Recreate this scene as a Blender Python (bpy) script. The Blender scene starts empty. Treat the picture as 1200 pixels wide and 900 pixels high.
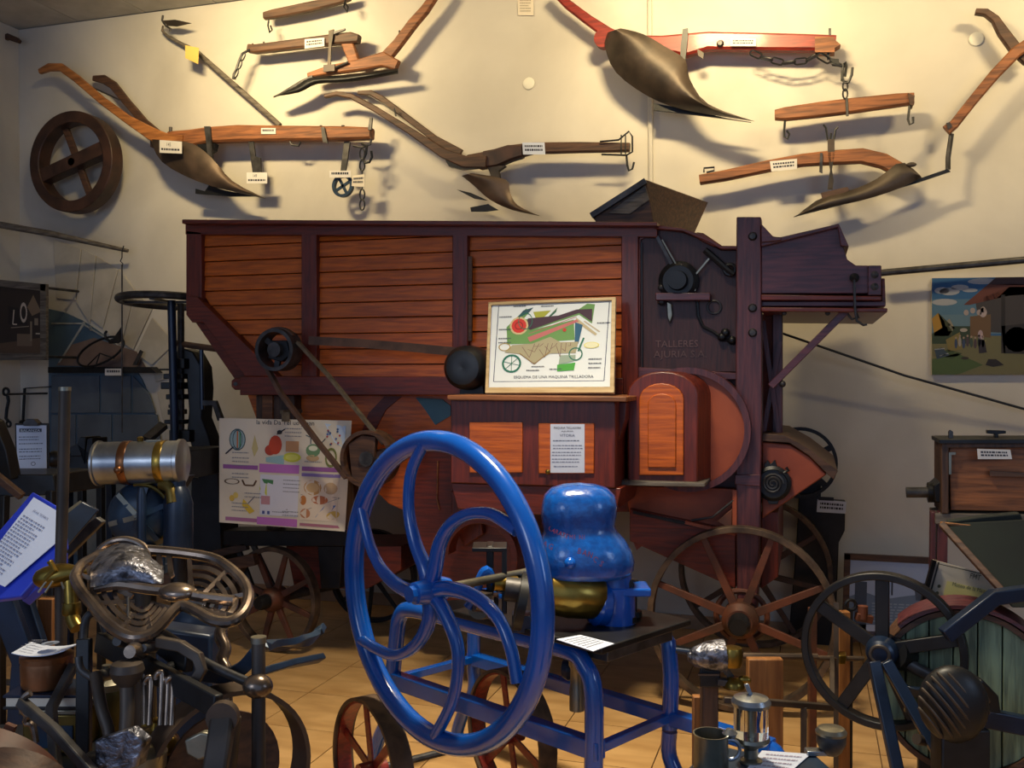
import bpy, bmesh, math, random
from mathutils import Vector, Matrix
random.seed(7)
SC = bpy.context.scene
COL = SC.collection
V = Vector
# ---------------------------------------------------------------- camera
YAW = math.atan(350/1130); PIT = math.atan(10/1130); F = 1130.0; EYE = V((0, 0, 1.6))
FWH = V((-math.sin(YAW), math.cos(YAW), 0)); RT = V((math.cos(YAW), math.sin(YAW), 0))
FW = FWH*math.cos(PIT)+V((0, 0, -math.sin(PIT))); UP = RT.cross(FW)
cam = bpy.data.objects.new('camera', bpy.data.cameras.new('camera')); COL.objects.link(cam)
cam.data.sensor_width = 36; cam.data.lens = F/1200*36; cam.data.clip_start = .05
cam.matrix_world = Matrix((( RT.x, UP.x, -FW.x, EYE.x), (RT.y, UP.y, -FW.y, EYE.y), (RT.z, UP.z, -FW.z, EYE.z), (0, 0, 0, 1)))
SC.camera = cam
# ---------------------------------------------------------------- light
SC.view_settings.view_transform = 'Standard'; SC.view_settings.look = 'None'
SC.view_settings.exposure = -0.1; SC.view_settings.gamma = 1.0
w = bpy.data.worlds.new('world'); SC.world = w; w.use_nodes = True
w.node_tree.nodes['Background'].inputs[0].default_value = (.42, .60, 1.0, 1)
w.node_tree.nodes['Background'].inputs[1].default_value = .7
def area(name, loc, target, sx, sy, power, col, spread=math.pi):
    l = bpy.data.lights.new(name, 'AREA'); l.shape = 'RECTANGLE'; l.size = sx; l.size_y = sy
    l.energy = power; l.color = col; l.spread = spread
    o = bpy.data.objects.new(name, l); COL.objects.link(o); o.location = loc
    o.rotation_euler = (V(target)-V(loc)).to_track_quat('-Z', 'Y').to_euler()
    return o
WARM = (1.0, .77, .40)
area('ceiling_lamp_light', (-3.6, 4.4, 4.22), (-3.5, 6.15, 3.75), .5, .2, 47, WARM, 2.0)
area('ceiling_lamp_light', (-.6, 4.4, 4.22), (-.5, 6.15, 3.75), .5, .2, 53, WARM, 2.0)
area('ceiling_lamp_light', (2.0, 4.4, 4.22), (1.6, 6.15, 3.75), .5, .2, 33, WARM, 2.0)
area('ceiling_lamp_light', (-.9, 3.0, 4.2), (-.9, 3.1, 0), .6, .3, 62, (1.0, .86, .62), 1.5)
area('window_light', (3.2, 1.2, 2.3), (0.2, 5.2, 1.2), 1.4, 1.2, 30, (.50, .68, 1.0))
area('window_light', (-2.4, -1.8, 2.4), (-1.6, 3.2, .7), 1.4, 1.2, 24, (.74, .84, 1.0))
# ---------------------------------------------------------------- px helpers
def ray(px, py): return FW+RT*((px-600)/F)-UP*((py-450)/F)
def P(px, py, Y): d = ray(px, py); return EYE+d*(Y/d.y)      # point on the plane y = Y, parallel to the back wall
def Q(px, py, D): return EYE+ray(px, py)*D                     # point at forward distance D
def Z(px, py, z=0): d = ray(px, py); return EYE+d*((z-1.6)/d.z)
def S(px, Y): return (Y/ray(px, 450).y)/F                       # metres per pixel there
# ---------------------------------------------------------------- materials
def lin(c):
    return tuple(((x/255)/12.92 if x/255 <= .04045 else ((x/255+.055)/1.055)**2.4) for x in c)+(1,)
MT = {}
def mat(name, c, c2=None, rough=.55, metal=0, scale=6, st=(1, 1, 1), bump=.15, lo=.35, hi=.65, coat=0, detail=6, dist=.3):
    m = bpy.data.materials.new(name); m.use_nodes = True; n = m.node_tree.nodes; L = m.node_tree.links
    b = n['Principled BSDF']; b.inputs['Roughness'].default_value = rough; b.inputs['Metallic'].default_value = metal
    b.inputs['Coat Weight'].default_value = coat; b.inputs['Coat Roughness'].default_value = .12
    if c2 is None: c2 = tuple(x*.72 for x in c)
    tc = n.new('ShaderNodeTexCoord'); mp = n.new('ShaderNodeMapping'); mp.inputs['Scale'].default_value = st
    nz = n.new('ShaderNodeTexNoise'); nz.inputs['Scale'].default_value = scale; nz.inputs['Detail'].default_value = detail
    nz.inputs['Distortion'].default_value = dist
    cr = n.new('ShaderNodeValToRGB'); cr.color_ramp.elements[0].position = lo; cr.color_ramp.elements[1].position = hi
    cr.color_ramp.elements[0].color = lin(c2); cr.color_ramp.elements[1].color = lin(c)
    L.new(tc.outputs['Object'], mp.inputs[0]); L.new(mp.outputs[0], nz.inputs['Vector']); L.new(nz.outputs['Fac'], cr.inputs[0])
    L.new(cr.outputs[0], b.inputs['Base Color'])
    if bump:
        bp = n.new('ShaderNodeBump'); bp.inputs['Strength'].default_value = bump; bp.inputs['Distance'].default_value = .01
        L.new(nz.outputs['Fac'], bp.inputs['Height']); L.new(bp.outputs[0], b.inputs['Normal'])
    MT[name] = m; return m
GX = (1.2, 9, 14); GZ = (12, 9, 1.0); GD = (4, 4, 4)
mat('plaster', (208, 202, 190), (184, 178, 167), .9, scale=1.1, bump=.25, detail=12)
mat('ceiling_white', (190, 186, 176), (172, 168, 158), .9, scale=5)
mat('floor_tile', (206, 164, 108), (178, 136, 84), .38, scale=3, st=(1, 3, 1), bump=.04)
mat('grout', (120, 92, 62), None, .9)
mat('base_tile', (170, 136, 104), None, .45, scale=4)
mat('plank_orange', (204, 100, 18), (160, 72, 10), .42, scale=5, st=GX, bump=.1, coat=.15)
mat('maroon', (112, 38, 16), (80, 26, 12), .45, scale=5, st=GX, bump=.12, coat=.1)
mat('maroon_v', (112, 38, 18), (78, 25, 13), .45, scale=5, st=GZ, bump=.14, coat=.1)
mat('purple_wood', (98, 48, 52), (66, 32, 40), .42, scale=5, st=GX, bump=.15, coat=.2)  # thresher maroon with the blue window sheen mixed into its colour; also purple-brown parts
mat('purple_sheen_wood_v', (98, 48, 48), (62, 30, 36), .45, scale=5, st=GZ, bump=.25, coat=.15)  # same sheen-tinted maroon with upright grain, also on purple-brown legs
mat('dark_panel', (70, 36, 34), (50, 26, 26), .5, scale=7, st=GZ, bump=.2)
mat('red_orange', (160, 76, 40), (128, 54, 28), .5, scale=4, bump=.1)
mat('wheel_red', (102, 54, 34), (68, 42, 30), .55, scale=9, bump=.15)
mat('tyre_iron', (104, 84, 66), (62, 50, 42), .6, .4, scale=14, bump=.2)
mat('grey_wood', (112, 104, 94), (72, 64, 56), .75, scale=5, st=GX, bump=.3)
mat('brown_wood', (150, 92, 52), (98, 58, 32), .6, scale=4, st=GX, bump=.25)
mat('honey_wood', (182, 118, 62), (126, 76, 38), .5, scale=4, st=GX, bump=.2)
mat('dark_wood', (92, 62, 42), (58, 38, 28), .6, scale=4, st=GX, bump=.25)
mat('dark_wood_v', (88, 60, 42), (54, 36, 27), .6, scale=4, st=GZ, bump=.25)
mat('tan_wood_v', (150, 100, 52), (116, 72, 34), .6, scale=4, st=GZ, bump=.15)
mat('wheel_wood', (72, 46, 34), (42, 26, 20), .5, scale=8, bump=.2)
mat('red_paint', (146, 44, 32), (104, 30, 24), .45, scale=5, st=GX, bump=.12, coat=.1)
mat('steel_dark', (78, 66, 56), (44, 38, 33), .5, .35, scale=5, bump=.2)
mat('steel_worn', (104, 86, 72), (58, 48, 40), .45, .4, scale=4, bump=.15)
mat('iron', (78, 76, 76), (48, 46, 46), .45, .5, scale=16, bump=.2)
mat('black_iron', (30, 31, 34), (18, 18, 20), .42, .3, scale=10, bump=.12)
mat('cast_shiny', (150, 132, 116), (84, 72, 64), .26, .8, scale=9, bump=.25)
mat('cast_hammered', (140, 140, 150), (54, 54, 60), .3, .8, scale=38, bump=1.0)
mat('blue_paint', (8, 84, 178), (6, 70, 156), .2, scale=5, bump=.03, coat=.6)
mat('blue_rough', (8, 84, 172), (6, 62, 138), .26, scale=40, bump=.25, coat=.6)
mat('dull_blue', (36, 60, 84), (24, 40, 58), .4, .3, scale=8, bump=.12)
mat('navy', (26, 42, 66), (16, 28, 46), .35, .2, scale=8, bump=.1)
mat('brass', (170, 140, 66), (112, 92, 40), .28, .9, scale=7, bump=.08)
mat('brass_dull', (120, 102, 50), (78, 66, 34), .35, .8, scale=7, bump=.1)
mat('copper', (166, 112, 74), (110, 72, 46), .32, .85, scale=6, bump=.06)
mat('galvanised', (178, 182, 184), (130, 134, 140), .28, .9, scale=6, bump=.06)
mat('tin', (150, 146, 130), (104, 100, 88), .35, .85, scale=6, bump=.06)
mat('green_wood_v', (122, 140, 112), (78, 92, 76), .7, scale=5, st=GZ, bump=.35)
mat('dark_green', (16, 26, 18), (10, 16, 12), .85, scale=5, bump=.1)
mat('label_white', (222, 218, 212), (206, 202, 196), .75, scale=4, bump=0)
mat('paper_cool', (206, 214, 232), (192, 200, 220), .75, scale=4, bump=0)
mat('paper_cream', (226, 216, 196), (212, 200, 180), .8, scale=3, bump=.05)
mat('paper_yellow', (216, 184, 96), (196, 164, 80), .8, scale=4, bump=0)
mat('binder_blue', (40, 62, 190), (30, 48, 160), .35, scale=5, bump=.04)
mat('belt', (96, 68, 52), (66, 46, 36), .7, scale=12, bump=.15)
mat('black_plastic', (24, 25, 28), None, .4, bump=0)
mat('slate', (92, 102, 112), (74, 82, 92), .6, scale=3, bump=.1)
mat('niche_blue', (84, 108, 128), (66, 88, 108), .4, scale=2, bump=.05)
mat('niche_tan', (126, 104, 92), (104, 86, 78), .6, scale=4, bump=.05)
mat('mullion', (170, 172, 168), None, .6, bump=0)
mat('stone', (196, 190, 176), (168, 160, 146), .85, scale=3, bump=.35, detail=10)
mat('stone_grey', (128, 130, 124), (96, 98, 94), .85, scale=4, bump=.35, detail=10)
mat('white_plastic', (226, 222, 206), (216, 212, 196), .6, bump=0)
mat('frame_wood', (206, 178, 130), (180, 150, 102), .5, scale=4, st=GX)
mat('navy_frame', (40, 42, 58), None, .4, bump=0)
mat('sack', (86, 92, 84), (50, 58, 60), .6, .2, scale=8, bump=.3)
mat('jute', (110, 96, 76), None, .9, scale=30, bump=.2)
mat('red_letter', (176, 74, 84), None, .5, bump=0)
mat('dark_letter', (116, 84, 82), None, .6, bump=0)
mat('turq', (70, 120, 136), (58, 100, 118), .5, scale=5)
def printm():
    m = bpy.data.materials.new('printed_ink'); m.use_nodes = True; n = m.node_tree.nodes
    a = n.new('ShaderNodeVertexColor'); a.layer_name = 'Col'
    m.node_tree.links.new(a.outputs[0], n['Principled BSDF'].inputs['Base Color']); n['Principled BSDF'].inputs['Roughness'].default_value = .7
    MT['printed_ink'] = m
printm()
def glassm():
    m = bpy.data.materials.new('clear_glass'); m.use_nodes = True; b = m.node_tree.nodes['Principled BSDF']
    b.inputs['Transmission Weight'].default_value = 1; b.inputs['Roughness'].default_value = .04; b.inputs['IOR'].default_value = 1.3
    b.inputs['Base Color'].default_value = (.9, .93, .9, 1); MT['clear_glass'] = m
glassm()
# ---------------------------------------------------------------- mesh builder
class MB:
    def __init__(s): s.v = []; s.f = []
    def add(s, vs, fs):
        k = len(s.v); s.v += [V(a) for a in vs]; s.f += [tuple(i+k for i in f) for f in fs]; return s
    def loft(s, A, B):                                     # two matching rings -> closed solid
        n = len(A); return s.add(list(A)+list(B), [tuple(range(n)), tuple(range(2*n-1, n-1, -1))]+[(i, i+n, (i+1) % n+n, (i+1) % n) for i in range(n)])
    def prism(s, pts, vec): return s.loft(pts, [p+V(vec) for p in pts])
    def slab(s, px, Y0, Y1):                               # outline given on plane Y0, extruded straight back to Y1
        A = [P(a, b, Y0) for a, b in px]; return s.loft(A, [V((p.x, Y1, p.z)) for p in A])
    def rect(s, x0, y0, x1, y1, Y0, Y1): return s.slab([(x0, y0), (x1, y0), (x1, y1), (x0, y1)], Y0, Y1)
    def box(s, c, sx, sy, sz, R=None):
        R = R or Matrix.Identity(3); c = V(c)
        q = [c+R @ V((a*sx/2, b*sy/2, e*sz/2)) for e in (-1, 1) for a, b in ((-1, -1), (1, -1), (1, 1), (-1, 1))]
        return s.loft(q[:4], q[4:])
    def sweep(s, pts, sec, up=None, closed=False, scale=None):   # sec: list of (a,b) in side/up frame
        n = len(pts); m = len(sec); vs = []; pts = [V(p) for p in pts]; nrm = None
        for i, p in enumerate(pts):
            a = pts[(i-1) % n] if (closed or i > 0) else p; b = pts[(i+1) % n] if (closed or i < n-1) else p
            t = (b-a).normalized()
            if up is not None:
                side = t.cross(V(up)); side = side.normalized() if side.length > 1e-5 else V((1, 0, 0)); u = side.cross(t)
            else:
                if nrm is None:
                    nrm = t.orthogonal().normalized()
                nrm = (nrm-t*nrm.dot(t)).normalized(); u = nrm; side = t.cross(u)
            k = scale[i] if scale else 1
            vs += [p+side*(x*k)+u*(y*k) for x, y in sec]
        fs = [(i*m+j, i*m+(j+1) % m, ((i+1) % n)*m+(j+1) % m, ((i+1) % n)*m+j) for i in range(n if closed else n-1) for j in range(m)]
        if not closed: fs += [tuple(range(m)), tuple(range(n*m-1, (n-1)*m-1, -1))]
        return s.add(vs, fs)
    def tube(s, pts, r, seg=10, closed=False):
        rs = r if isinstance(r, (list, tuple)) else None
        sec = [(math.cos(2*math.pi*i/seg), math.sin(2*math.pi*i/seg)) for i in range(seg)]
        return s.sweep(pts, sec, None, closed, [x for x in rs] if rs else [r]*len(pts))
    def bar(s, pts, w, t, up=(0, 1, 0), closed=False, scale=None):  # w across, t along up
        return s.sweep(pts, [(-w/2, -t/2), (w/2, -t/2), (w/2, t/2), (-w/2, t/2)], up, closed, scale)
    def lathe(s, prof, o, ax, seg=24):                     # prof (r,h) along ax
        ax = V(ax).normalized(); a = ax.orthogonal().normalized(); b = ax.cross(a); o = V(o); n = len(prof); vs = []
        for r, h in prof:
            vs += [o+ax*h+(a*math.cos(2*math.pi*i/seg)+b*math.sin(2*math.pi*i/seg))*max(r, 1e-4) for i in range(seg)]
        fs = [(j*seg+i, j*seg+(i+1) % seg, (j+1)*seg+(i+1) % seg, (j+1)*seg+i) for j in range(n-1) for i in range(seg)]
        fs += [tuple(range(seg-1, -1, -1)), tuple(range((n-1)*seg, n*seg))]
        return s.add(vs, fs)
    def cyl(s, a, b, r, seg=16, r2=None):
        a, b = V(a), V(b); return s.lathe([(r, 0), (r if r2 is None else r2, (b-a).length)], a, b-a, seg)
    def sphere(s, c, r, sc=(1, 1, 1), seg=16, R=None):
        k = MB(); k.lathe([(math.sin(math.pi*i/12)*r, -math.cos(math.pi*i/12)*r) for i in range(13)], (0, 0, 0), (0, 0, 1), seg)
        R = R or Matrix.Identity(3)
        return s.add([V(c)+R @ V((p.x*sc[0], p.y*sc[1], p.z*sc[2])) for p in k.v], k.f)
    def ring(s, c, ax, R, w, t, seg=48, a0=0, a1=2*math.pi):  # flat hoop: w along axis, t radial
        ax = V(ax).normalized(); a, b = frame(ax); full = abs(a1-a0-2*math.pi) < 1e-4; n = seg if full else seg+1
        pts = [V(c)+(a*math.cos(a0+(a1-a0)*i/seg)+b*math.sin(a0+(a1-a0)*i/seg))*R for i in range(n)]
        return s.sweep(pts, [(-t/2, -w/2), (t/2, -w/2), (t/2, w/2), (-t/2, w/2)], ax, full)
    def torus(s, c, ax, R, r, seg=48, rs=12, a0=0, a1=2*math.pi):
        a, b = frame(V(ax).normalized()); full = abs(a1-a0-2*math.pi) < 1e-4; n = seg if full else seg+1
        return s.tube([V(c)+(a*math.cos(a0+(a1-a0)*i/seg)+b*math.sin(a0+(a1-a0)*i/seg))*R for i in range(n)], r, rs, full)
    def sheet(s, rows, th):                                # rows of points; th = thickness vector
        n = len(rows); m = len(rows[0]); A = [V(p) for r in rows for p in r]; th = V(th); B = [p+th for p in A]; N = n*m; fs = []
        for i in range(n-1):
            for j in range(m-1):
                q = (i*m+j, i*m+j+1, (i+1)*m+j+1, (i+1)*m+j); fs.append(q); fs.append(tuple(x+N for x in reversed(q)))
        edge = [j for j in range(m)]+[i*m+m-1 for i in range(1, n)]+[(n-1)*m+j for j in range(m-2, -1, -1)]+[i*m for i in range(n-2, 0, -1)]
        for k in range(len(edge)): a, b = edge[k], edge[(k+1) % len(edge)]; fs.append((a, a+N, b+N, b))
        return s.add(A+B, fs)
    def mesh(s, name, off=(0, 0, 0), sharp=35):
        me = bpy.data.meshes.new(name); off = V(off); me.from_pydata([tuple(p-off) for p in s.v], [], s.f)
        bm = bmesh.new(); bm.from_mesh(me); bmesh.ops.recalc_face_normals(bm, faces=bm.faces); bm.to_mesh(me); bm.free()
        for p in me.polygons: p.use_smooth = True
        me.set_sharp_from_angle(angle=math.radians(sharp)); return me
def frame(ax):                                             # two vectors across an axis; b points up when it can
    ax = V(ax).normalized(); up = V((0, 0, 1)) if abs(ax.z) < .9 else V((0, 1, 0))
    a = up.cross(ax).normalized(); return a, ax.cross(a)
ORG = {}
def tag(o, label=None, cat=None, group=None, kind=None):
    if label: o['label'] = label
    if cat: o['category'] = cat
    if group: o['group'] = group
    if kind: o['kind'] = kind
    return o
def thing(name, label, cat, loc, group=None):
    o = bpy.data.objects.new(name, None); COL.objects.link(o); o.location = V(loc); o.empty_display_size = .05
    ORG[o.name] = V(loc); return tag(o, label, cat, group)
def part(name, mb, m, parent, bev=0, label=None, sharp=35):
    off = ORG[parent.name]; me = mb.mesh(name, off, sharp); me.materials.append(MT[m])
    o = bpy.data.objects.new(name, me); COL.objects.link(o); o.parent = parent; ORG[o.name] = off
    if bev: bevel(o, bev)
    if label: o['label'] = label
    return o
def bevel(o, w):
    b = o.modifiers.new('bevel', 'BEVEL'); b.width = w; b.segments = 2; b.limit_method = 'ANGLE'; b.angle_limit = math.radians(40)
def solo(name, mb, m, label, cat, group=None, bev=0, kind=None, sharp=35):
    lo = [min(p[i] for p in mb.v) for i in range(3)]; hi = [max(p[i] for p in mb.v) for i in range(3)]
    off = V(((lo[0]+hi[0])/2, (lo[1]+hi[1])/2, lo[2])); me = mb.mesh(name, off, sharp); me.materials.append(MT[m])
    o = bpy.data.objects.new(name, me); COL.objects.link(o); o.location = off; ORG[o.name] = off
    if bev: bevel(o, bev)
    return tag(o, label, cat, group, kind)
def struct(name, mb, m, bev=0): return solo(name, mb, m, None, None, kind='structure', bev=bev)
# ---------------------------------------------------------------- flat print on paper
FONTC = {}
def glyphs(t):
    if t in FONTC: return FONTC[t]
    c = bpy.data.curves.new('lettering', 'FONT'); c.body = t; c.size = 1; c.resolution_u = 2; c.fill_mode = 'FRONT'
    o = bpy.data.objects.new('lettering', c); me = bpy.data.meshes.new_from_object(o)
    r = ([V(v.co) for v in me.vertices], [tuple(p.vertices) for p in me.polygons])
    bpy.data.meshes.remove(me); bpy.data.objects.remove(o); bpy.data.curves.remove(c); FONTC[t] = r; return r
class Ink:
    def __init__(s, c, n): s.c = [V(x) for x in c]; s.n = V(n).normalized(); s.v = []; s.f = []; s.col = []; s.ly = 1
        # c: TL, TR, BR, BL ; n: towards the reader
    dim = 1
    def at(s, u, v): a, b, c, d = s.c; return (a*(1-u)+b*u)*(1-v)+(d*(1-u)+c*u)*v+s.n*(.0006+.0004*s.ly)
    def L(s, k): s.ly = k; return s
    def poly(s, pts, col):
        k = len(s.v); s.v += [s.at(*p) for p in pts]; s.f.append(tuple(range(k, k+len(pts)))); s.col.append(lin([x*s.dim for x in col])); return s
    def rect(s, a, b, c, d, col): return s.poly([(a, b), (c, b), (c, d), (a, d)], col)
    def ell(s, u, v, a, b, col, n=14, r=0):
        return s.poly([(u+a*math.cos(t)*math.cos(r)-b*math.sin(t)*math.sin(r), v+a*math.cos(t)*math.sin(r)+b*math.sin(t)*math.cos(r)) for t in [2*math.pi*i/n for i in range(n)]], col)
    def line(s, pts, w, col, asp=1):
        for (a, b), (c, d) in zip(pts, pts[1:]):
            L = math.hypot((c-a), (d-b)/asp) or 1e-6; nx = -(d-b)/asp/L*w/2; ny = (c-a)/L*w/2*asp
            s.poly([(a+nx, b+ny), (c+nx, d+ny), (c-nx, d-ny), (a-nx, b-ny)], col)
        return s
    def oval(s, u, v, a, b, w, col, n=14): return s.line([(u+a*math.cos(2*math.pi*i/n), v+b*math.sin(2*math.pi*i/n)) for i in range(n+1)], w, col, a and b/a or 1)
    def lines(s, u0, v0, u1, n, dv, h, col):
        for i in range(n):
            u = u0; e = u1-(random.random()*.25*(u1-u0) if i % 3 == 2 else 0)
            while u < e:
                w_ = min(random.uniform(.04, .14)*(u1-u0), e-u); s.rect(u, v0+i*dv, u+w_*.9, v0+i*dv+h, col); u += w_+.02*(u1-u0)
        return s
    def text(s, t, u, v, h, col, fit=None):
        vs, fs = glyphs(t); W = (s.c[1]-s.c[0]).length; H = (s.c[3]-s.c[0]).length
        x1 = max(p.x for p in vs) or 1; sx = (fit/x1) if fit else h*H/W
        k = len(s.v); s.v += [s.at(u+p.x*sx, v-p.y*h*1.35) for p in vs]
        s.f += [tuple(i+k for i in f) for f in fs]; s.col += [lin(col)]*len(fs); return s
    def done(s, parent, name='printing'):
        off = ORG[parent.name]; me = bpy.data.meshes.new(name); me.from_pydata([tuple(p-off) for p in s.v], [], s.f)
        a = me.color_attributes.new('Col', 'FLOAT_COLOR', 'CORNER')
        for p in me.polygons:
            for li in p.loop_indices: a.data[li].color = s.col[p.index]
        me.materials.append(MT['printed_ink']); o = bpy.data.objects.new(name, me); COL.objects.link(o); o.parent = parent; ORG[o.name] = off; return o
INK = (40, 42, 56)
def card(parent, q, Y, rows=2, m='label_white', head=None, name='label_card', th=.003, Ys=None):
    """small label: q = 4 px corners TL TR BR BL at plane Y"""
    Ys = Ys or [Y]*4; c = [P(a, b, y) for (a, b), y in zip(q, Ys)]; n = (c[1]-c[0]).cross(c[0]-c[3]).normalized()
    if n.y > 0: n = -n
    mb = MB().prism(c, -n*th)
    o = part(name, mb, m, parent) if parent else None
    if o is None: return mb, c, n
    k = Ink(c, n)
    if head: k.text(head, .3, .45, .3, INK); k.lines(.08, .62, .92, 1, .2, .16, INK)
    else: k.lines(.1, .22, .9, rows, .62/rows, .34/rows, INK)
    k.done(o); return o
# ================================================================ SETTING
YW = 6.15; XL = P(22, 35, YW).x; HC = P(22, 35, YW).z; XR = 3.4; YB = -2.2
struct('wall_back', MB().box(((XL+XR)/2, YW+.1, HC/2), XR-XL+.4, .2, HC), 'plaster')
struct('wall_left', MB().box((XL-.1, (YW+YB)/2, HC/2), .2, YW-YB, HC), 'plaster')
struct('wall_right', MB().box((XR+.1, (YW+YB)/2, HC/2), .2, YW-YB, HC), 'plaster')
ceil_ = struct('ceiling', MB().box(((XL+XR)/2, (YW+YB)/2, HC+.06), XR-XL+.4, YW-YB+.2, .08), 'ceiling_white')
floor_ = struct('floor', MB().box(((XL+XR)/2, (YW+YB)/2, -.06), XR-XL+.4, YW-YB+.2, .10), 'grout')
TS = .45; tmesh = None; tx0 = Z(380, 800).x
nx = range(int((XL-tx0)/TS)-1, int((XR-tx0)/TS)+1); cnt = 0
for iy in range(0, 11):
    for ix in nx:
        cx = tx0+(ix+.5)*TS; cy = YW-.02-(iy+.5)*TS
        if not (XL < cx < XR): continue
        if cx > .5+(YW-cy)*.05+.9 or cx < -6 or (cy < 3.2 and (cx < -3.4 or cx > .9)) : continue
        if tmesh is None: tmesh = MB().box((0, 0, -.006), TS-.005, TS-.005, .012).mesh('floor_tile'); tmesh.materials.append(MT['floor_tile'])
        o = bpy.data.objects.new('floor_tile', tmesh); COL.objects.link(o); o.parent = floor_
        o.location = V((cx, cy, random.uniform(-.0006, .0006)))-ORG[floor_.name]; cnt += 1
far = MB()
for iy in range(0, 18):
    for ix in nx:
        cx = tx0+(ix+.5)*TS; cy = YW-.02-(iy+.5)*TS
        if not (XL < cx < XR-.1): continue
        if iy >= 11 or (cx > .5+(YW-cy)*.05+.9 or cx < -6 or (cy < 3.2 and (cx < -3.4 or cx > .9))): far.box((cx, cy, -.006), TS-.005, TS-.005, .012)
fo = part('floor_tile', far, 'floor_tile', floor_); fo['kind'] = 'stuff'
CT = .62; cm = None
for iy in range(0, 4):
    for ix in range(0, 8):
        if cm is None: cm = MB().box((0, 0, 0), CT-.012, CT-.012, .016).mesh('ceiling_panel'); cm.materials.append(MT['ceiling_white'])
        o = bpy.data.objects.new('ceiling_panel', cm); COL.objects.link(o); o.parent = ceil_
        o.location = V((XL+(ix+.42)*CT, YW-(iy+.5)*CT, HC+.012))-ORG[ceil_.name]
bb = MB(); base = struct('baseboard_back', MB().box(((XL+XR)/2, YW-.006, .04), XR-XL, .01, .08), 'grout'); x = XL
while x < 1.6:
    part('base_tile', MB().box((x+.2, YW-.012, .0425), .396, .012, .085), 'base_tile', base); x += .4
# conduit
c = struct('trim_1', MB().cyl(P(761, -40, YW-.02), P(763, 256, YW-.02), .016, 8), 'plaster')
# ---- arched niche at the left, cut short by the corner strip
arc = [(57, 362)]+[(57+ (190-57)*math.sin(t), 505-(505-362)*math.cos(t)) for t in [math.pi/2*i/12 for i in range(0, 13)]]
arcp = [(57, 362), (75, 366), (95, 375), (115, 388), (135, 404), (152, 423), (166, 445), (176, 468), (184, 495), (190, 530), (192, 560), (192, 700), (57, 700)]
niche = struct('wall_alcove', MB().slab(arcp, YW-.015, YW), 'niche_blue')
def np_(nm, px, m, a=.03, b=.015, bv=0): return part(nm, MB().slab(px, YW-a, YW-b), m, niche, bv)
# reflected floor and panes in the arch, made as flat coloured pieces
np_('reflected_floor', [(66, 428), (84, 404), (110, 396), (170, 452), (176, 466), (174, 430), (160, 432), (180, 437)][:3]+[(160, 412), (172, 432)], 'niche_tan', .018)
for q in ([(61, 351), (98, 351), (98, 353), (61, 353)], [(62, 378), (98, 378), (98, 380), (62, 380)], [(97, 351), (99, 351), (98, 380), (70, 424), (68, 424), (96, 380)], [(106, 388), (108, 388), (108, 378), (106, 378)], [(98, 379), (140, 380), (140, 382), (98, 381)], [(106, 380), (105, 380), (107, 386)]):
    if min(b for a, b in q) < 362: q = [(a, max(b, 362+(a-57)*.25)) for a, b in q]
np_('mullion', [(60, 378), (98, 378), (98, 380), (60, 380)], 'mullion', .022)
np_('mullion', [(97, 377), (99, 377), (99, 380), (70, 425), (68, 425), (96, 380)], 'mullion', .022)
np_('mullion', [(99, 380), (122, 394), (122, 396), (99, 382)], 'mullion', .022)
np_('mullion', [(105, 382), (107, 382), (107, 388), (105, 387)], 'mullion', .022)
for q in ([(60, 440), (116, 440), (116, 484), (60, 484)], [(118, 440), (153, 440), (153, 484), (118, 484)], [(155, 440), (175, 462), (182, 484), (155, 484)],
          [(60, 486), (88, 486), (88, 560), (60, 560)], [(90, 486), (130, 486), (130, 560), (90, 560)], [(132, 486), (184, 486), (190, 530), (190, 560), (132, 560)]):
    np_('slate_panel', q, 'slate', .028, .015, .004)
sh = solo('alcove_shelf', MB().slab([(56, 430), (176, 430), (183, 437), (56, 437)], YW-.10, YW-.02), 'black_iron', 'narrow black shelf across the grey arched alcove at left', 'shelf', bev=.002)
card(sh, [(123, 432), (143, 432), (143, 440), (123, 440)], YW-.112, 1)
# stones round the arch (parts of the wall)
stones = [[(62, 280), (95, 292), (88, 352), (66, 350)], [(96, 291), (112, 300), (105, 380), (89, 354)], [(113, 300), (138, 316), (120, 385), (106, 374)], [(139, 315), (158, 340), (142, 404), (121, 388)],
          [(160, 342), (178, 362), (156, 410), (143, 402)], [(178, 372), (205, 402), (178, 428), (158, 414)], [(205, 404), (208, 440), (182, 448), (178, 432)], [(208, 442), (210, 500), (192, 500), (184, 460)],
          [(210, 502), (212, 560), (196, 560), (192, 504)]]
wb = bpy.data.objects['wall_back']
for s_ in stones: part('arch_stone', MB().slab(s_, YW-.014, YW), 'stone', wb, .004)
for q in ([(193, 560), (258, 560), (258, 598), (193, 598)], [(193, 600), (258, 600), (258, 634), (193, 634)], [(193, 636), (268, 636), (268, 660), (193, 660)], [(193, 662), (268, 662), (268, 692), (193, 692)],
          [(60, 562), (125, 562), (125, 600), (60, 600)], [(127, 562), (191, 562), (191, 600), (127, 600)], [(60, 602), (95, 602), (95, 650), (60, 650)], [(97, 602), (191, 602), (191, 650), (97, 650)]):
    part('plinth_stone', MB().slab(q, YW-.05, YW), 'stone_grey', wb, .006)
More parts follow.
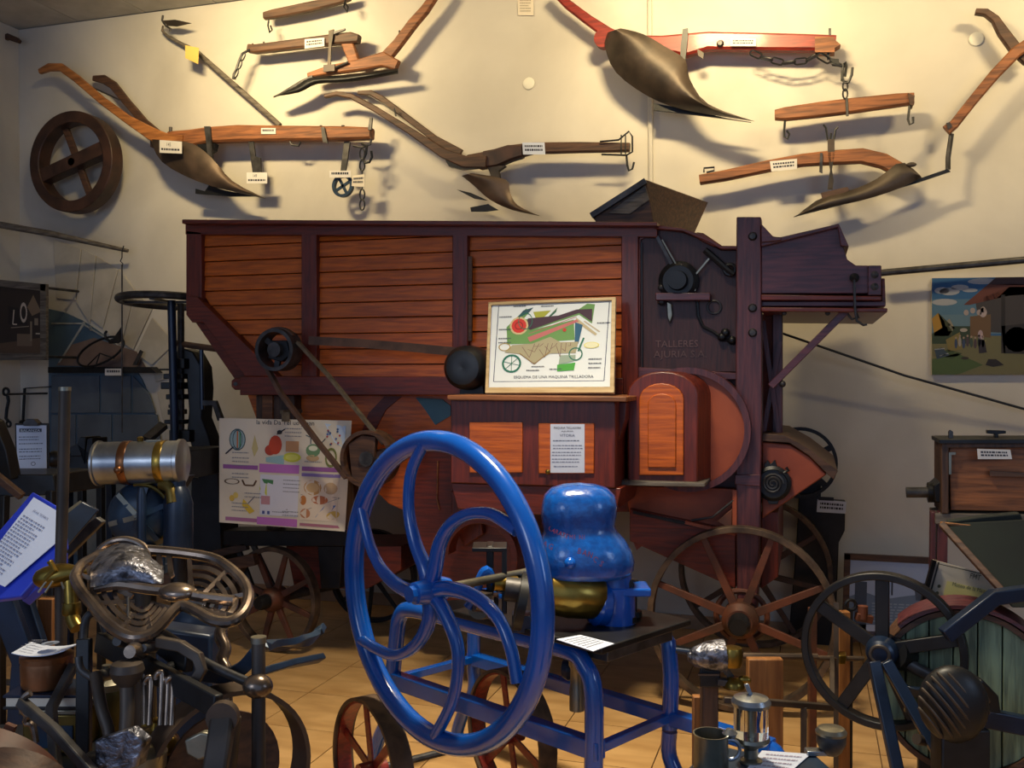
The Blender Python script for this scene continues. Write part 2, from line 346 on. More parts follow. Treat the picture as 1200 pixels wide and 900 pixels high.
# ceiling lamps that give the warm light
for i, lx in enumerate((-3.6, -.6, 2.0)):
    t = thing('ceiling_lamp', 'long white ceiling lamp near the back wall, %s' % ('above the wooden spoked wheel', 'above the blue mill', 'above the farm painting')[i], 'lamp', (lx, 4.4, HC-.005), 'lamps along the ceiling')
    part('housing', MB().box((lx, 4.4, HC-.03), 1.0, .36, .05), 'white_plastic', t, .004)
t = thing('ceiling_lamp', 'long white ceiling lamp above the middle of the room', 'lamp', (-.9, 3.0, HC-.005), 'lamps along the ceiling'); part('housing', MB().box((-.9, 3.0, HC-.03), 1.0, .36, .05), 'white_plastic', t, .004)
win = struct('unseen_window', MB().bar([V((XR-.02, .5, 1.7)), V((XR-.02, 1.9, 1.7)), V((XR-.02, 1.9, 2.9)), V((XR-.02, .5, 2.9))], .07, .05, (1, 0, 0), True), 'white_plastic'); part('pane', MB().box((XR-.01, 1.2, 2.3), .01, 1.34, 1.14), 'clear_glass', win); part('glazing_bar', MB().box((XR-.02, 1.2, 2.3), .03, .04, 1.14), 'white_plastic', win)  # unseen frame and pane added to go with the right-hand window light
# ================================================================ THINGS ON THE WALL
def link_chain(parent, pts, ln, wd, wire, m='black_iron'):
    """oval chain links along a 3D path"""
    tot = [0]; 
    for a, b in zip(pts, pts[1:]): tot.append(tot[-1]+(b-a).length)
    n = max(1, int(tot[-1]/(ln*.78)))
    for i in range(n):
        s_ = (i+.5)*tot[-1]/n; k = max(j for j in range(len(tot)-1) if tot[j] <= s_)
        t = (s_-tot[k])/(tot[k+1]-tot[k]); c_ = pts[k].lerp(pts[k+1], t); d = (pts[k+1]-pts[k]).normalized()
        sd = d.cross(V((0, 1, 0))).normalized() if i % 2 == 0 else (d.cross(V((0, 1, 0))).normalized()*.6+V((0, .8, 0)))
        h = ln/2-wd/2; ps = [c_+d*(h+wd/2*math.sin(a))+sd*(wd/2*math.cos(a)) for a in [math.pi*j/6 for j in range(7)]]+[c_-d*(h+wd/2*math.sin(a))-sd*(wd/2*math.cos(a)) for a in [math.pi*j/6 for j in range(7)]]
        part('chain_link', MB().tube(ps, wire, 6, True), m, parent)
def px3(l, Y): return [P(a, b, Y) for a, b in l]
def hook(parent, l, Y, r=.007, m='black_iron', name='hook'): return part(name, MB().tube(px3(l, Y), r, 8), m, parent)
def beam(l, Y, w, t):                                     # rounded-rectangular beam along px path; w list px, t metres
    pts = px3([a[:2] for a in l], Y); ws = [a[2]*S(a[0], Y) for a in l]
    mb = MB(); n = len(pts); vs = []
    for i, p in enumerate(pts):
        d = (pts[min(i+1, n-1)]-pts[max(i-1, 0)]).normalized(); u = V((-d.z, 0, d.x)); y = V((0, 1, 0)); a = ws[i]/2; b = t/2; k = min(a, b)*.35
        vs += [p+u*x+y*q for x, q in ((-a, -b+k), (-a+k, -b), (a-k, -b), (a, -b+k), (a, b-k), (a-k, b), (-a+k, b), (-a, b-k))]
    m = 8; return mb.add(vs, [(i*m+j, i*m+(j+1) % m, (i+1)*m+(j+1) % m, (i+1)*m+j) for i in range(n-1) for j in range(m)]+[tuple(range(m)), tuple(range(n*m-1, (n-1)*m-1, -1))])
def curved_blade(A, B, bulge, Y, th=.008, n=12):          # twisted mouldboard between two px edges
    rows = []
    for i in range(n+1):
        t = i/n
        def pt(L):
            f = t*(len(L)-1); k = min(int(f), len(L)-2); g = f-k
            # smooth
            p0, p1, p2, p3 = L[max(k-1, 0)], L[k], L[k+1], L[min(k+2, len(L)-1)]
            return tuple(.5*((2*p1[q])+(-p0[q]+p2[q])*g+(2*p0[q]-5*p1[q]+4*p2[q]-p3[q])*g*g+(-p0[q]+3*p1[q]-3*p2[q]+p3[q])*g**3) for q in (0, 1))
        a, b = pt(A), pt(B); row = []
        for j in range(9):
            s_ = j/8; row.append(P(a[0]*(1-s_)+b[0]*s_, a[1]*(1-s_)+b[1]*s_, Y+bulge*(math.sin(math.pi*s_)*.6+ (s_-.5)*(.9-t))))
        rows.append(row)
    return MB().sheet(rows, (0, th, 0))
Y1 = 5.98
# 1 wooden spoked wheel
wc = P(89, 191, Y1); t = thing('wooden_wheel', 'dark wooden wheel with four wide spokes hanging at upper left of the wall', 'wheel', P(89, 258, 6.06))
S0 = S(89, Y1); ax_ = V((0, 1, 0))
part('rim', MB().ring(wc, ax_, .335, .12, .085, 56), 'wheel_wood', t, .006)
d1 = (P(138, 170, Y1)-P(40, 215, Y1)).normalized(); d2 = (P(105, 235, Y1)-P(72, 145, Y1)).normalized()
part('spoke', MB().bar([wc-d1*.30, wc+d1*.30], .10, .10), 'wheel_wood', t, .004, label='wide horizontal spoke')
part('spoke', MB().bar([wc-d2*.30+V((0, .03, 0)), wc+d2*.30+V((0, .03, 0))], .05, .03), 'dark_wood', t, .003)
part('hub', MB().lathe([(.03, -.05), (.034, 0), (.03, .05)], wc, ax_, 16), 'wheel_wood', t)
hook(t, [(118, 158), (116, 152), (121, 153), (120, 158)], Y1-.02, .003, name='wall_nail')
# 2 plough with honey coloured handles
t = thing('wooden_plough', 'honey-brown wooden plough with two long curved handles above the dark spoked wheel', 'plough', P(240, 230, 6.1))
part('beam', beam([(200, 166, 22), (225, 163, 20), (245, 159, 18), (280, 157, 19), (340, 157, 17), (405, 157, 16), (436, 157, 13)], 6.0, 0, .08), 'brown_wood', t)
part('handle', beam([(47, 84, 6), (58, 79, 9), (72, 79, 9), (90, 92, 9), (120, 118, 9), (150, 140, 10), (178, 157, 15), (196, 166, 18), (215, 167, 16)], 5.96, 0, .035), 'honey_wood', t)
part('handle', beam([(110, 92, 6), (122, 93, 10), (133, 100, 10), (150, 121, 9), (170, 144, 9), (190, 162, 11)], 6.06, 0, .03), 'dark_wood', t)
part('handle_rod', MB().tube(px3([(105, 101), (125, 110), (140, 117)], 6.0), .006, 6), 'iron', t)
part('mouldboard', curved_blade([(176, 163), (190, 190), (230, 212), (275, 225), (312, 233)], [(200, 165), (225, 168), (248, 185), (272, 212), (312, 233)], -.05, 5.93), 'steel_worn', t)
part('landside', MB().slab([(229, 221), (240, 224), (246, 215), (258, 222), (300, 230), (270, 230), (229, 227)], 5.98, 6.0), 'black_iron', t)
part('sole_plate', MB().slab([(176, 162), (184, 160), (190, 170), (184, 176), (176, 172)], 5.98, 6.04), 'wheel_wood', t)
part('bracket', MB().slab([(230, 169), (252, 168), (250, 176), (243, 180), (236, 176)], 5.97, 6.02), 'black_iron', t)
part('standard', MB().slab([(239, 148), (246, 148), (249, 188), (244, 188)], 5.94, 5.955), 'iron', t)
part('coulter', MB().slab([(291, 166), (297, 166), (299, 183), (305, 185), (306, 202), (296, 203)], 5.98, 5.995), 'iron', t)
part('drawbar_strap', MB().slab([(433, 138), (436, 138), (435, 152), (431, 152)], 5.95, 5.965), 'iron', t)
for q in ((200, 152, 2), (402, 150, 2), (376, 150, 1.5)): part('bolt', MB().cyl(P(q[0], q[1]+4, 5.98), P(q[0], q[1]-3, 5.98), q[2]*S(q[0], 6)), 'iron', t)
part('clamp', MB().tube(px3([(340, 166), (342, 170), (350, 171), (352, 166)], 5.99), .008, 8), 'iron', t)
part('clamp', MB().slab([(376, 149), (380, 149), (384, 168), (378, 166)], 5.945, 5.955), 'iron', t)
card(t, [(187, 164), (213, 166), (213, 180), (187, 179)], 5.86, head='145')
card(t, [(306, 150), (323, 150), (323, 157), (306, 157)], 5.955, 1)
card(t, [(289, 202), (313, 202), (313, 215), (289, 215)], 5.97, head='149')
# hanging pulley post
t = thing('pulley_hanger', 'flat iron strap with a small blue four-spoked pulley and label', 'pulley', P(402, 235, 6.12))
part('strap', MB().slab([(403, 166), (410, 166), (405, 200), (399, 200)], 6.0, 6.015), 'iron', t)
pc = P(402, 218, 6.0); part('pulley_rim', MB().ring(pc, (0, 1, 0), .068, .03, .02, 32), 'dull_blue', t)
for a in (.5, 2.07): dd = V((math.cos(a), 0, math.sin(a)))*.065; part('spoke', MB().bar([pc-dd, pc+dd], .018, .014), 'dull_blue', t)
card(t, [(386, 200), (411, 200), (411, 208), (386, 208)], 5.96, 1)
card(t, [(413, 206), (427, 204), (427, 219), (412, 218)], 5.955, 2, 'paper_cream')
t = thing('hook_chain', 'black iron chain with S-hook hanging from the tip of the honey-brown plough', 'chain', P(424, 246, 6.1))
hook(t, [(424, 168), (430, 172), (429, 180), (426, 187), (428, 191), (433, 190), (436, 184), (435, 177)], 5.96, .009)
part('shackle', MB().tube(px3([(414, 171), (424, 173), (434, 169), (435, 163)], 5.97), .008, 8), 'iron', t)
for y in (180, 194, 228, 240): 
    c_ = P(424.5, y, 5.97); part('chain_link', MB().tube([c_+V((.018*math.cos(a), 0, .036*math.sin(a))) for a in [2*math.pi*i/14 for i in range(14)]], .0055, 6, True), 'black_iron', t)
for y0, y1 in ((201, 222), (233, 235)): part('chain_link', MB().tube([P(424.5, y0, 5.97), P(424.5, y1, 5.97)], .005, 6), 'black_iron', t)
# 3 long staff tool with hook blade
t = thing('scythe_snath', 'bent grey wooden staff with a small iron blade at its curled top, yellow tag', 'scythe', P(300, 148, 6.12))
part('staff', MB().tube(px3([(191, 30), (190, 36), (196, 42), (210, 50), (230, 60), (250, 78), (275, 100), (300, 122), (328, 147)], 6.09), [k*S(250, 6) for k in (1, 1.6, 1.8, 2.2, 2.8, 3, 3.2, 3.2, 3)], 10), 'grey_wood', t)
part('blade', MB().slab([(191, 24), (205, 23), (224, 27), (207, 31), (196, 30)], 6.0, 6.006), 'steel_dark', t)
hook(t, [(191, 18), (190, 24), (194, 30), (200, 34), (199, 37)], 5.99, .008, 'iron', 'blade_ring')
tg, c_, n_ = card(None, [(217, 53), (233, 56), (232, 75), (217, 68)], 5.98); part('yellow_tag', tg, 'paper_yellow', t)
# 4 top swingletree
t = thing('swingletree', 'short dark wooden swingletree with two hooks cut by the top of the photo', 'swingletree', P(355, 20, 6.12))
part('bar', beam([(310, 19, 8), (320, 17, 10), (360, 9, 11), (400, 0, 9), (410, -3, 7)], 6.02, 0, .045), 'dark_wood', t)
hook(t, [(315, 23), (314, 30), (316, 38), (319, 35), (317, 30)], 6.0, .006); hook(t, [(405, 0), (403, 8), (407, 14), (408, 8), (405, 4)], 6.0, .006)
# 5 plough upper centre
t = thing('wooden_plough', 'small brown wooden plough turned left with a raised handle, below the top swingletree', 'plough', P(400, 112, 6.12))
part('beam', beam([(292, 57, 9), (300, 58, 10), (350, 52, 11), (390, 47, 12), (412, 45, 13), (421, 46, 9)], 6.0, 0, .06), 'dark_wood', t)
part('strut', beam([(407, 49, 15), (412, 62, 14), (417, 76, 13)], 6.01, 0, .045), 'brown_wood', t)
part('handle', beam([(452, 68, 14), (466, 52, 12), (484, 28, 12), (498, 12, 11), (512, -8, 9)], 6.01, 0, .045), 'brown_wood', t)
part('sole', beam([(362, 89, 5), (385, 83, 10), (420, 77, 13), (450, 70, 17), (466, 77, 12)], 6.0, 0, .05), 'brown_wood', t)
part('share', curved_blade([(320, 113), (345, 100), (362, 90), (400, 88), (466, 80)], [(320, 113), (350, 108), (372, 98), (410, 96), (466, 86)], -.04, 5.96), 'black_iron', t)
part('share_point', MB().slab([(320, 114), (352, 94), (366, 88), (366, 97), (345, 106)], 5.955, 5.965), 'iron', t)
part('coulter', MB().slab([(385, 36), (391, 34), (390, 44), (388, 54), (387, 82), (383, 82), (385, 54)], 5.95, 5.96), 'steel_dark', t)
part('coulter_wedge', MB().slab([(391, 37), (404, 33), (404, 35), (391, 40)], 5.945, 5.96), 'iron', t)
part('brace_rod', MB().tube(px3([(386, 82), (408, 73)], 5.96), .008, 8), 'iron', t); part('clamp', MB().slab([(379, 76), (392, 75), (392, 83), (379, 84)], 5.945, 5.96), 'wheel_wood', t)
for a, b in ((296, 51), (309, 49), (484, 19), (468, 36)): part('peg', MB().cyl(P(a, b, 6), P(a+1, b+6, 6), .007, 8), 'iron', t)
card(t, [(357, 46), (380, 44), (380, 54), (357, 57)], 5.955)
hook(t, [(293, 58), (284, 63), (280, 72), (277, 82), (274, 87), (273, 92), (276, 92)], 5.97, .009, 'iron', 'draw_hook')
for q in ((285, 66), (281, 76), (277, 86)): c_ = P(*q, 5.965); part('chain_link', MB().tube([c_+V((.014*math.cos(a)+.01*math.sin(a), 0, .03*math.sin(a))) for a in [2*math.pi*i/12 for i in range(12)]], .005, 6, True), 'black_iron', t)
# 6 centre plough
t = thing('wooden_plough', 'slender dark plough with twin handles in the middle of the wall, small blade hanging below', 'plough', P(560, 252, 6.12))
part('beam', beam([(548, 187, 10), (565, 189, 20), (580, 186, 19), (600, 179, 17), (625, 174, 13), (680, 173, 12), (738, 173, 10)], 6.0, 0, .05), 'dark_wood', t)
part('beam_block', beam([(568, 188, 20), (582, 186, 21), (598, 180, 19), (613, 178, 14)], 5.995, 0, .07), 'wheel_wood', t)
part('handle', beam([(381, 113, 4), (395, 110, 5), (412, 113, 6), (440, 128, 7), (480, 153, 8), (520, 180, 11), (545, 190, 14), (570, 190, 14)], 5.96, 0, .035), 'dark_wood', t)
part('handle', beam([(420, 109, 4), (435, 109, 6), (448, 116, 7), (480, 140, 7), (510, 163, 8), (540, 180, 10)], 6.06, 0, .03), 'dark_wood', t)
part('handle_rod', MB().tube(px3([(432, 112), (450, 122), (464, 132)], 6.0), .004, 6), 'iron', t); part('handle_rod', MB().tube(px3([(462, 127), (464, 136)], 6.0), .006, 6), 'iron', t)
part('heel_plate', MB().slab([(521, 186), (545, 190), (562, 196), (540, 198), (526, 195)], 5.95, 6.0), 'black_iron', t)
part('standard', MB().slab([(570, 194), (592, 194), (584, 200), (586, 212), (577, 212), (573, 200)], 5.97, 6.01), 'steel_dark', t)
part('mouldboard', curved_blade([(541, 206), (556, 218), (574, 234), (600, 246), (633, 253)], [(552, 203), (592, 210), (597, 224), (606, 240), (633, 253)], -.04, 5.94), 'steel_worn', t)
part('side_share', MB().slab([(535, 222), (552, 226), (572, 235), (556, 233)], 5.98, 5.99), 'black_iron', t)
part('sole_blade', MB().slab([(551, 243), (572, 239), (584, 246), (570, 248), (552, 248)], 5.97, 5.98), 'black_iron', t)
part('front_clevis', MB().tube(px3([(703, 166), (725, 164), (737, 154), (741, 160), (741, 178), (734, 182), (705, 181)], 5.96), .006, 8), 'black_iron', t)
for x in (728, 733): part('clevis_pin', MB().tube(px3([(x, 158), (x, 182)], 5.955), .004, 6), 'black_iron', t)
hook(t, [(734, 181), (735, 193), (737, 200), (741, 198), (743, 190)], 5.97, .007)
part('bolt', MB().cyl(P(580, 176, 5.99), P(582, 184, 5.99), .012, 8), 'iron', t); part('bolt', MB().cyl(P(567, 181, 5.99), P(568, 186, 5.99), .008, 8), 'iron', t)
card(t, [(612, 167), (638, 167), (639, 181), (613, 181)], 5.955, 2, 'paper_cool')
# 7 red plough
t = thing('wooden_plough', 'red painted plough with a big black curved mouldboard above the threshing machine', 'plough', P(790, 140, 6.12))
part('beam', beam([(745, 49, 12), (775, 52, 17), (805, 54, 26), (830, 49, 20), (880, 50, 20), (940, 51, 19), (979, 52, 18)], 6.02, 0, .08), 'red_paint', t)
part('beam_tip', MB().slab([(976, 43), (979, 47), (985, 52), (978, 56), (978, 61), (955, 61), (955, 43)], 5.97, 6.05), 'brown_wood', t)
part('handle', beam([(650, -10, 9), (665, 5, 10), (690, 24, 11), (712, 39, 13), (725, 46, 14)], 6.0, 0, .05), 'red_paint', t)
part('heel', MB().lathe([(.06, -.03), (.06, .03)], P(708, 46, 6.0), (0, 1, 0), 20), 'red_paint', t)
part('mouldboard', curved_blade([(712, 38), (709, 55), (722, 85), (760, 113), (800, 128), (845, 136), (884, 142)], [(727, 33), (754, 40), (780, 55), (803, 70), (808, 92), (830, 122), (884, 142)], -.13, 5.9, n=18), 'steel_dark', t)
part('sole_bar', MB().slab([(766, 121), (800, 127), (850, 138), (880, 143), (820, 135), (766, 129)], 5.95, 5.97), 'black_iron', t)
part('coulter_bar', MB().slab([(800, 34), (806, 33), (806, 45), (803, 70), (797, 68), (798, 50)], 5.955, 5.97), 'black_iron', t)
part('clevis', MB().slab([(817, 57), (825, 62), (824, 69), (818, 65)], 5.96, 5.975), 'steel_dark', t)
part('bolt', MB().lathe([(.022, 0), (.014, -.015)], P(844, 51, 5.975), (0, 1, 0), 12), 'black_iron', t)
part('pin', MB().slab([(971, 33), (974, 33), (974, 44), (971, 44)], 5.99, 6.0), 'iron', t); part('pin', MB().slab([(969, 61), (972, 61), (972, 70), (969, 70)], 5.99, 6.0), 'black_iron', t)
part('pin', MB().slab([(955, 41), (968, 41), (968, 43), (955, 43)], 5.99, 6.0), 'iron', t)
for a, b in ((881, 40), (819, 40), (763, 44)): part('peg', MB().cyl(P(a, b, 6), P(a, b+5, 6), .006, 8), 'iron', t)
card(t, [(856, 45), (886, 45), (886, 54), (856, 54)], 5.965)
link_chain(t, px3([(880, 61), (895, 68), (920, 74), (945, 71), (958, 64)], 5.99), .075, .034, .0055)
link_chain(t, px3([(958, 64), (972, 72), (990, 78)], 5.98), .085, .034, .006)
part('draw_plate', MB().slab([(972, 68), (983, 69), (984, 78), (975, 77)], 5.975, 5.985), 'black_iron', t)
# 8 swingletree right with hook chain
t = thing('swingletree', 'brown wooden swingletree hanging by hooks under the tip of the red plough', 'swingletree', P(990, 150, 6.12))
part('bar', beam([(908, 135, 11), (920, 134, 15), (960, 129, 17), (1000, 124, 17), (1050, 118, 15), (1071, 116, 13)], 6.0, 0, .055), 'brown_wood', t)
part('end_plate', MB().slab([(1064, 109), (1072, 112), (1070, 124), (1066, 122)], 5.96, 6.04), 'dark_wood', t)
hook(t, [(920, 141), (919, 152), (919, 160), (923, 163), (925, 157), (922, 153)], 5.97, .007); hook(t, [(1066, 124), (1064, 140), (1066, 146), (1070, 144), (1070, 137)], 5.97, .007)
hook(t, [(987, 95), (987, 84), (988, 76), (991, 73), (992, 78), (990, 90)], 5.97, .008, name='draw_hook'); hook(t, [(999, 79), (998, 88), (994, 97), (989, 97), (988, 92)], 5.965, .008, name='draw_hook')
for y, w_ in ((101, 5), (110, 7)): c_ = P(990.5, y, 5.97); part('chain_link', MB().tube([c_+V((.013*math.cos(a), 0, .028*math.sin(a))) for a in [2*math.pi*i/12 for i in range(12)]], .0055, 6, True), 'black_iron', t)
part('eye_bolt', MB().cyl(P(993, 136, 5.97), P(992, 115, 5.97), .008, 8), 'iron', t)
# 9 plough lower right
t = thing('wooden_plough', 'brown wooden plough with a bent beam and dark share below the right swingletree', 'plough', P(1000, 250, 6.12))
part('beam', beam([(820, 211, 11), (850, 206, 12), (900, 195, 13), (940, 188, 14), (975, 185, 16), (1010, 183, 17), (1035, 189, 17), (1055, 200, 16)], 6.0, 0, .06), 'brown_wood', t)
part('share', curved_blade([(932, 254), (962, 232), (1000, 222), (1030, 208), (1056, 190), (1078, 205)], [(932, 254), (965, 244), (1005, 236), (1045, 224), (1070, 213), (1080, 208)], -.04, 5.95), 'steel_dark', t)
part('sole', MB().slab([(930, 254), (960, 238), (1000, 234), (1040, 222), (1110, 198), (1114, 201), (1075, 214), (1020, 230), (985, 240)], 5.97, 5.99), 'black_iron', t)
part('share_socket', MB().slab([(962, 226), (993, 219), (996, 223), (974, 232), (964, 233)], 5.955, 5.99), 'dark_wood', t)
part('coulter_post', MB().slab([(970, 163), (978, 163), (978, 182), (975, 198), (977, 212), (976, 220), (970, 220), (971, 210), (973, 198), (970, 182)], 5.97, 6.03), 'steel_dark', t)
for l in ([(965, 146), (968, 150), (970, 164)], [(974, 156), (973, 165)], [(982, 149), (979, 152), (977, 164)]): hook(t, l, 5.99, .006, name='prong')
part('stay', MB().tube(px3([(1111, 199), (1111, 185), (1115, 157)], 5.99), .014, 8), 'iron', t)
part('wing_nut', MB().sphere(P(1068, 193, 5.94), .02, (1.4, .5, .7)), 'steel_dark', t)
hook(t, [(825, 202), (825, 197), (837, 196), (837, 200), (828, 202)], 5.98, .006); part('beam_band', MB().slab([(961, 179), (964, 179), (964, 203), (960, 201)], 5.955, 5.97), 'iron', t)
card(t, [(902, 189), (934, 186), (934, 198), (904, 201)], 5.955)
t = thing('plough_handle', 'bent wooden plough handle crossing another at the upper right edge', 'handle', P(1150, 200, 6.12))
part('handle', beam([(1109, 153, 12), (1118, 146, 11), (1140, 118, 11), (1165, 88, 12), (1190, 62, 13), (1215, 45, 13)], 5.97, 0, .045), 'brown_wood', t)
part('handle', beam([(1143, 14, 6), (1155, 15, 8), (1166, 23, 9), (1175, 38, 12), (1190, 58, 13), (1205, 72, 12)], 6.03, 0, .045), 'dark_wood', t)
part('ferrule', MB().slab([(1109, 144), (1113, 143), (1116, 148), (1111, 152)], 5.94, 5.99), 'iron', t)
# bits on the wall
t = solo('plough_handle', beam([(-12, 50, 6), (0, 47, 7), (10, 43, 7), (20, 47, 6), (23, 49, 4)], 6.03, 0, .035), 'dark_wood', 'curved end of a wooden handle at the far upper left corner', 'handle')
for q, lb in (((620, 98, 7), 'round white wall cover above the middle plough'), ((1144, 46, 8), 'round white wall cover beside the crossed handles')):
    solo('wall_cover', MB().lathe([(q[2]*S(q[0], 6.15), 0), (q[2]*S(q[0], 6.15), -.008), (q[2]*.8*S(q[0], 6.15), -.012)], P(q[0], q[1], 6.15), (0, 1, 0), 24), 'white_plastic', lb, 'wall cover', 'round wall covers')
mb, c_, n_ = card(None, [(606, -8), (625, -8), (625, 18), (607, 18)], 6.14); o = solo('paper_note', mb, 'paper_cream', 'small pale paper note at the top edge of the wall', 'paper'); Ink(c_, n_).lines(.15, .3, .85, 5, .12, .05, (150, 140, 120)).done(o)
o = solo('long_pole', MB().tube([P(-20, 260, 5.78), P(60, 274, 5.9), P(150, 294, 6.05)], [.026, .024, .014], 10), 'grey_wood', 'long grey pole hanging on the wall under the spoked wheel', 'pole')
t = thing('hanging_rod', 'thin dark rod hanging from the end of the long grey pole', 'rod', P(143, 506, 6.0)); part('rod', MB().tube(px3([(143, 310), (143, 507)], 5.9), .006, 6), 'iron', t)
hook(t, [(145, 288), (143, 294), (143, 302), (141, 306), (144, 309), (143, 314)], 6.0, .004)
solo('long_pole', MB().tube([P(1030, 320, 6.03), P(1230, 302, 6.03)], .02, 10), 'iron', 'dark iron pole running to the right edge above the farm painting', 'pole')
solo('stay_rope', MB().tube([P(912, 389, 5.95), P(1060, 440, 6.02), P(1210, 482, 6.08)], .0075, 6), 'black_iron', 'thin dark cord slanting across the right wall below the farm painting', 'cord')
# hoop tool in the arch
t = thing('iron_hoop', 'black iron hoop trap with a hooked blade standing on the alcove shelf', 'trap', P(118, 430, 6.05))
hc = P(118, 413, 6.0); part('hoop', MB().tube([P(118+27*math.cos(a)*1.0-2*math.sin(a), 412+15*math.sin(a)-9*math.cos(a)-0, 6.0) for a in [2*math.pi*i/32 for i in range(32)]], .009, 8, True), 'black_iron', t)
part('hook_blade', MB().slab([(126, 399), (133, 396), (142, 383), (143, 398), (138, 402), (128, 403)], 5.99, 6.005), 'black_iron', t)
hook(t, [(129, 400), (124, 397), (123, 391), (125, 388)], 5.995, .01)
for l in ([(117, 414), (103, 428)], [(117, 414), (112, 429)], [(117, 414), (134, 420)]): part('leg', MB().tube(px3(l, 6.0), .005, 6), 'black_iron', t)
# stick leaning in arch
solo('small_sickle', MB().slab([(155, 428), (160, 428), (167, 412), (164, 410)], 6.08, 6.09), 'iron', 'short dark sickle blade leaning at the right end of the alcove shelf', 'sickle')
# spanner + hanging small tools
t = thing('spanner', 'black ring spanner hanging on the lower left wall', 'spanner', P(9, 500, 5.78)); part('wall_hook', MB().cyl(P(9, 462, 5.76), V((P(9, 462, 5.76).x, YW, P(9, 462, 5.76).z)), .008, 8), 'iron', t)
part('shank', MB().tube(px3([(9, 464), (10, 470), (8, 480), (7, 490), (10, 494)], 5.78), .012, 8).torus(P(7, 459, 5.78), (0, 1, 0), .026, .01, 16, 6).torus(P(10, 497, 5.78), (0, 1, 0), .02, .009, 14, 6), 'black_iron', t)
solo('hanging_rod', MB().tube(px3([(29, 455), (27, 492)], 6.1), .011, 8).tube(px3([(29, 455), (60, 453)], 6.1), .004, 6).sphere(P(28, 495, 6.1), .045, (1, .5, .5)), 'black_iron', 'short black iron rod hanging just above the clipped notice', 'rod')
# pictures
def framed(name, label, q, Y, fw, m_f, depth=.03, back=YW-.002):
    """q TL TR BR BL px at plane Y; frame boards of fw px"""
    t = thing(name, label, 'picture', P((q[3][0]+q[2][0])/2, max(q[2][1], q[3][1]), Y)); c_ = [P(a, b, Y) for a, b in q]; k = fw*S(q[0][0], Y)
    r = (c_[1]-c_[0]).normalized(); d = (c_[3]-c_[0]).normalized()
    for a, b in ((0, 1), (1, 2), (2, 3), (3, 0)):
        e = (c_[b]-c_[a]).normalized(); part('frame_rail', MB().bar([c_[a]-e*k*.5, c_[b]+e*k*.5], k, depth), m_f, t, .002)
    n = r.cross(d); n = n if n.y < 0 else -n
    return t, c_, n.normalized()
t, c_, n_ = framed('framed_photo', 'dark framed photograph of a workshop at the left edge under the grey pole', [(-18, 330), (52, 337), (52, 418), (-18, 418)], 5.78, 8, 'grey_wood')
pp = part('photo', MB().prism(c_, -n_*.005), 'dark_panel', t); pb = []
k = Ink(c_, n_); k.rect(0, 0, 1, 1, (46, 36, 30)); k.L(2).poly([(.0, .85), (1, .72), (1, 1), (0, 1)], (86, 66, 50)); k.poly([(.72, .3), (.82, .12), (.95, .35), (.8, .42)], (120, 100, 78)); k.poly([(.4, .3), (.72, .35), (.72, .55), (.4, .55)], (30, 24, 22))
k.L(3).oval(.66, .38, .05, .12, .02, (190, 176, 160)).line([(.5, .35), (.48, .55), (.55, .55)], .018, (190, 176, 160)); k.rect(.55, .68, .8, .85, (110, 92, 74)); k.rect(.77, .5, .8, .78, (130, 116, 96)); k.rect(.84, .45, .9, .55, (130, 116, 96)); k.rect(.86, .66, .93, .68, (170, 160, 144)); k.line([(.45, .6), (.75, .57)], .01, (150, 136, 116)); k.done(pp, 'printed_image')
for a, b in ((52, 337), (52, 418)): part('wall_bracket', MB().cyl(P(a, b, 5.79), V((P(a, b, 5.79).x, YW, P(a, b, 5.79).z)), .01, 8), 'iron', t)
# farm painting
t = thing('farm_painting', 'unframed painting of people threshing beside a red-roofed barn at right edge', 'painting', P(1150, 440, 6.13))
q = [(1092, 326), (1245, 324), (1245, 439), (1092, 439)]; c_ = [P(a, b, 6.12) for a, b in q]; n_ = V((0, -1, 0)); cv = part('canvas', MB().prism(c_, (0, .025, 0)), 'paper_cream', t)
k = Ink(c_, n_); k.dim = .74
k.rect(0, 0, 1, 1, (44, 110, 170)); k.L(2).rect(0, .22, 1, .38, (92, 138, 172)); k.rect(0, .38, 1, .58, (112, 148, 170)); k.poly([(0, .6), (1, .6), (1, 1), (0, 1)], (132, 126, 86))
k.L(3); 
for a in ((.08, .13, .06, .035), (.14, .14, .08, .04), (.22, .1, .07, .03), (.1, .25, .1, .035), (.4, .04, .12, .03), (.3, .13, .06, .02)): k.ell(*a, (196, 200, 208))
k.poly([(0, .58), (.1, .5), (.3, .5), (.3, .68), (0, .68)], (52, 74, 52)); k.poly([(.02, .6), (.0, .42), (.05, .36), (.1, .45), (.12, .6)], (200, 150, 52)); k.poly([(.1, .6), (.05, .36), (.16, .5), (.16, .6)], (74, 78, 44)); k.poly([(.14, .42), (.18, .52), (.16, .55), (.11, .45)], (170, 160, 140))
k.L(4).poly([(.34, .24), (.36, .4), (.4, .56), (1, .6), (1, .1), (.6, .1)], (70, 64, 66)); k.poly([(.25, .28), (.44, .07), (.62, .07), (1, .1), (1, .16), (.6, .19), (.3, .28)], (118, 58, 44)); k.poly([(.44, .07), (.5, .0), (1, 0), (1, .1)], (72, 44, 48))
k.L(5).poly([(.3, .4), (.46, .38), (.46, .62), (.3, .6)], (126, 94, 62)); k.rect(.54, .18, .57, .78, (34, 28, 30)); k.poly([(.54, .5), (1, .44), (1, .8), (.56, .78)], (36, 30, 34)); k.ell(.66, .64, .1, .13, (28, 24, 28))
k.poly([(.11, .64), (.22, .56), (.24, .74), (.13, .76)], (150, 132, 72)); k.poly([(0, .84), (.2, .78), (.4, .9), (.2, 1), (0, 1)], (84, 108, 58)); k.poly([(.05, .8), (.12, .74), (.24, .78), (.16, .84)], (70, 90, 50))
k.L(6)
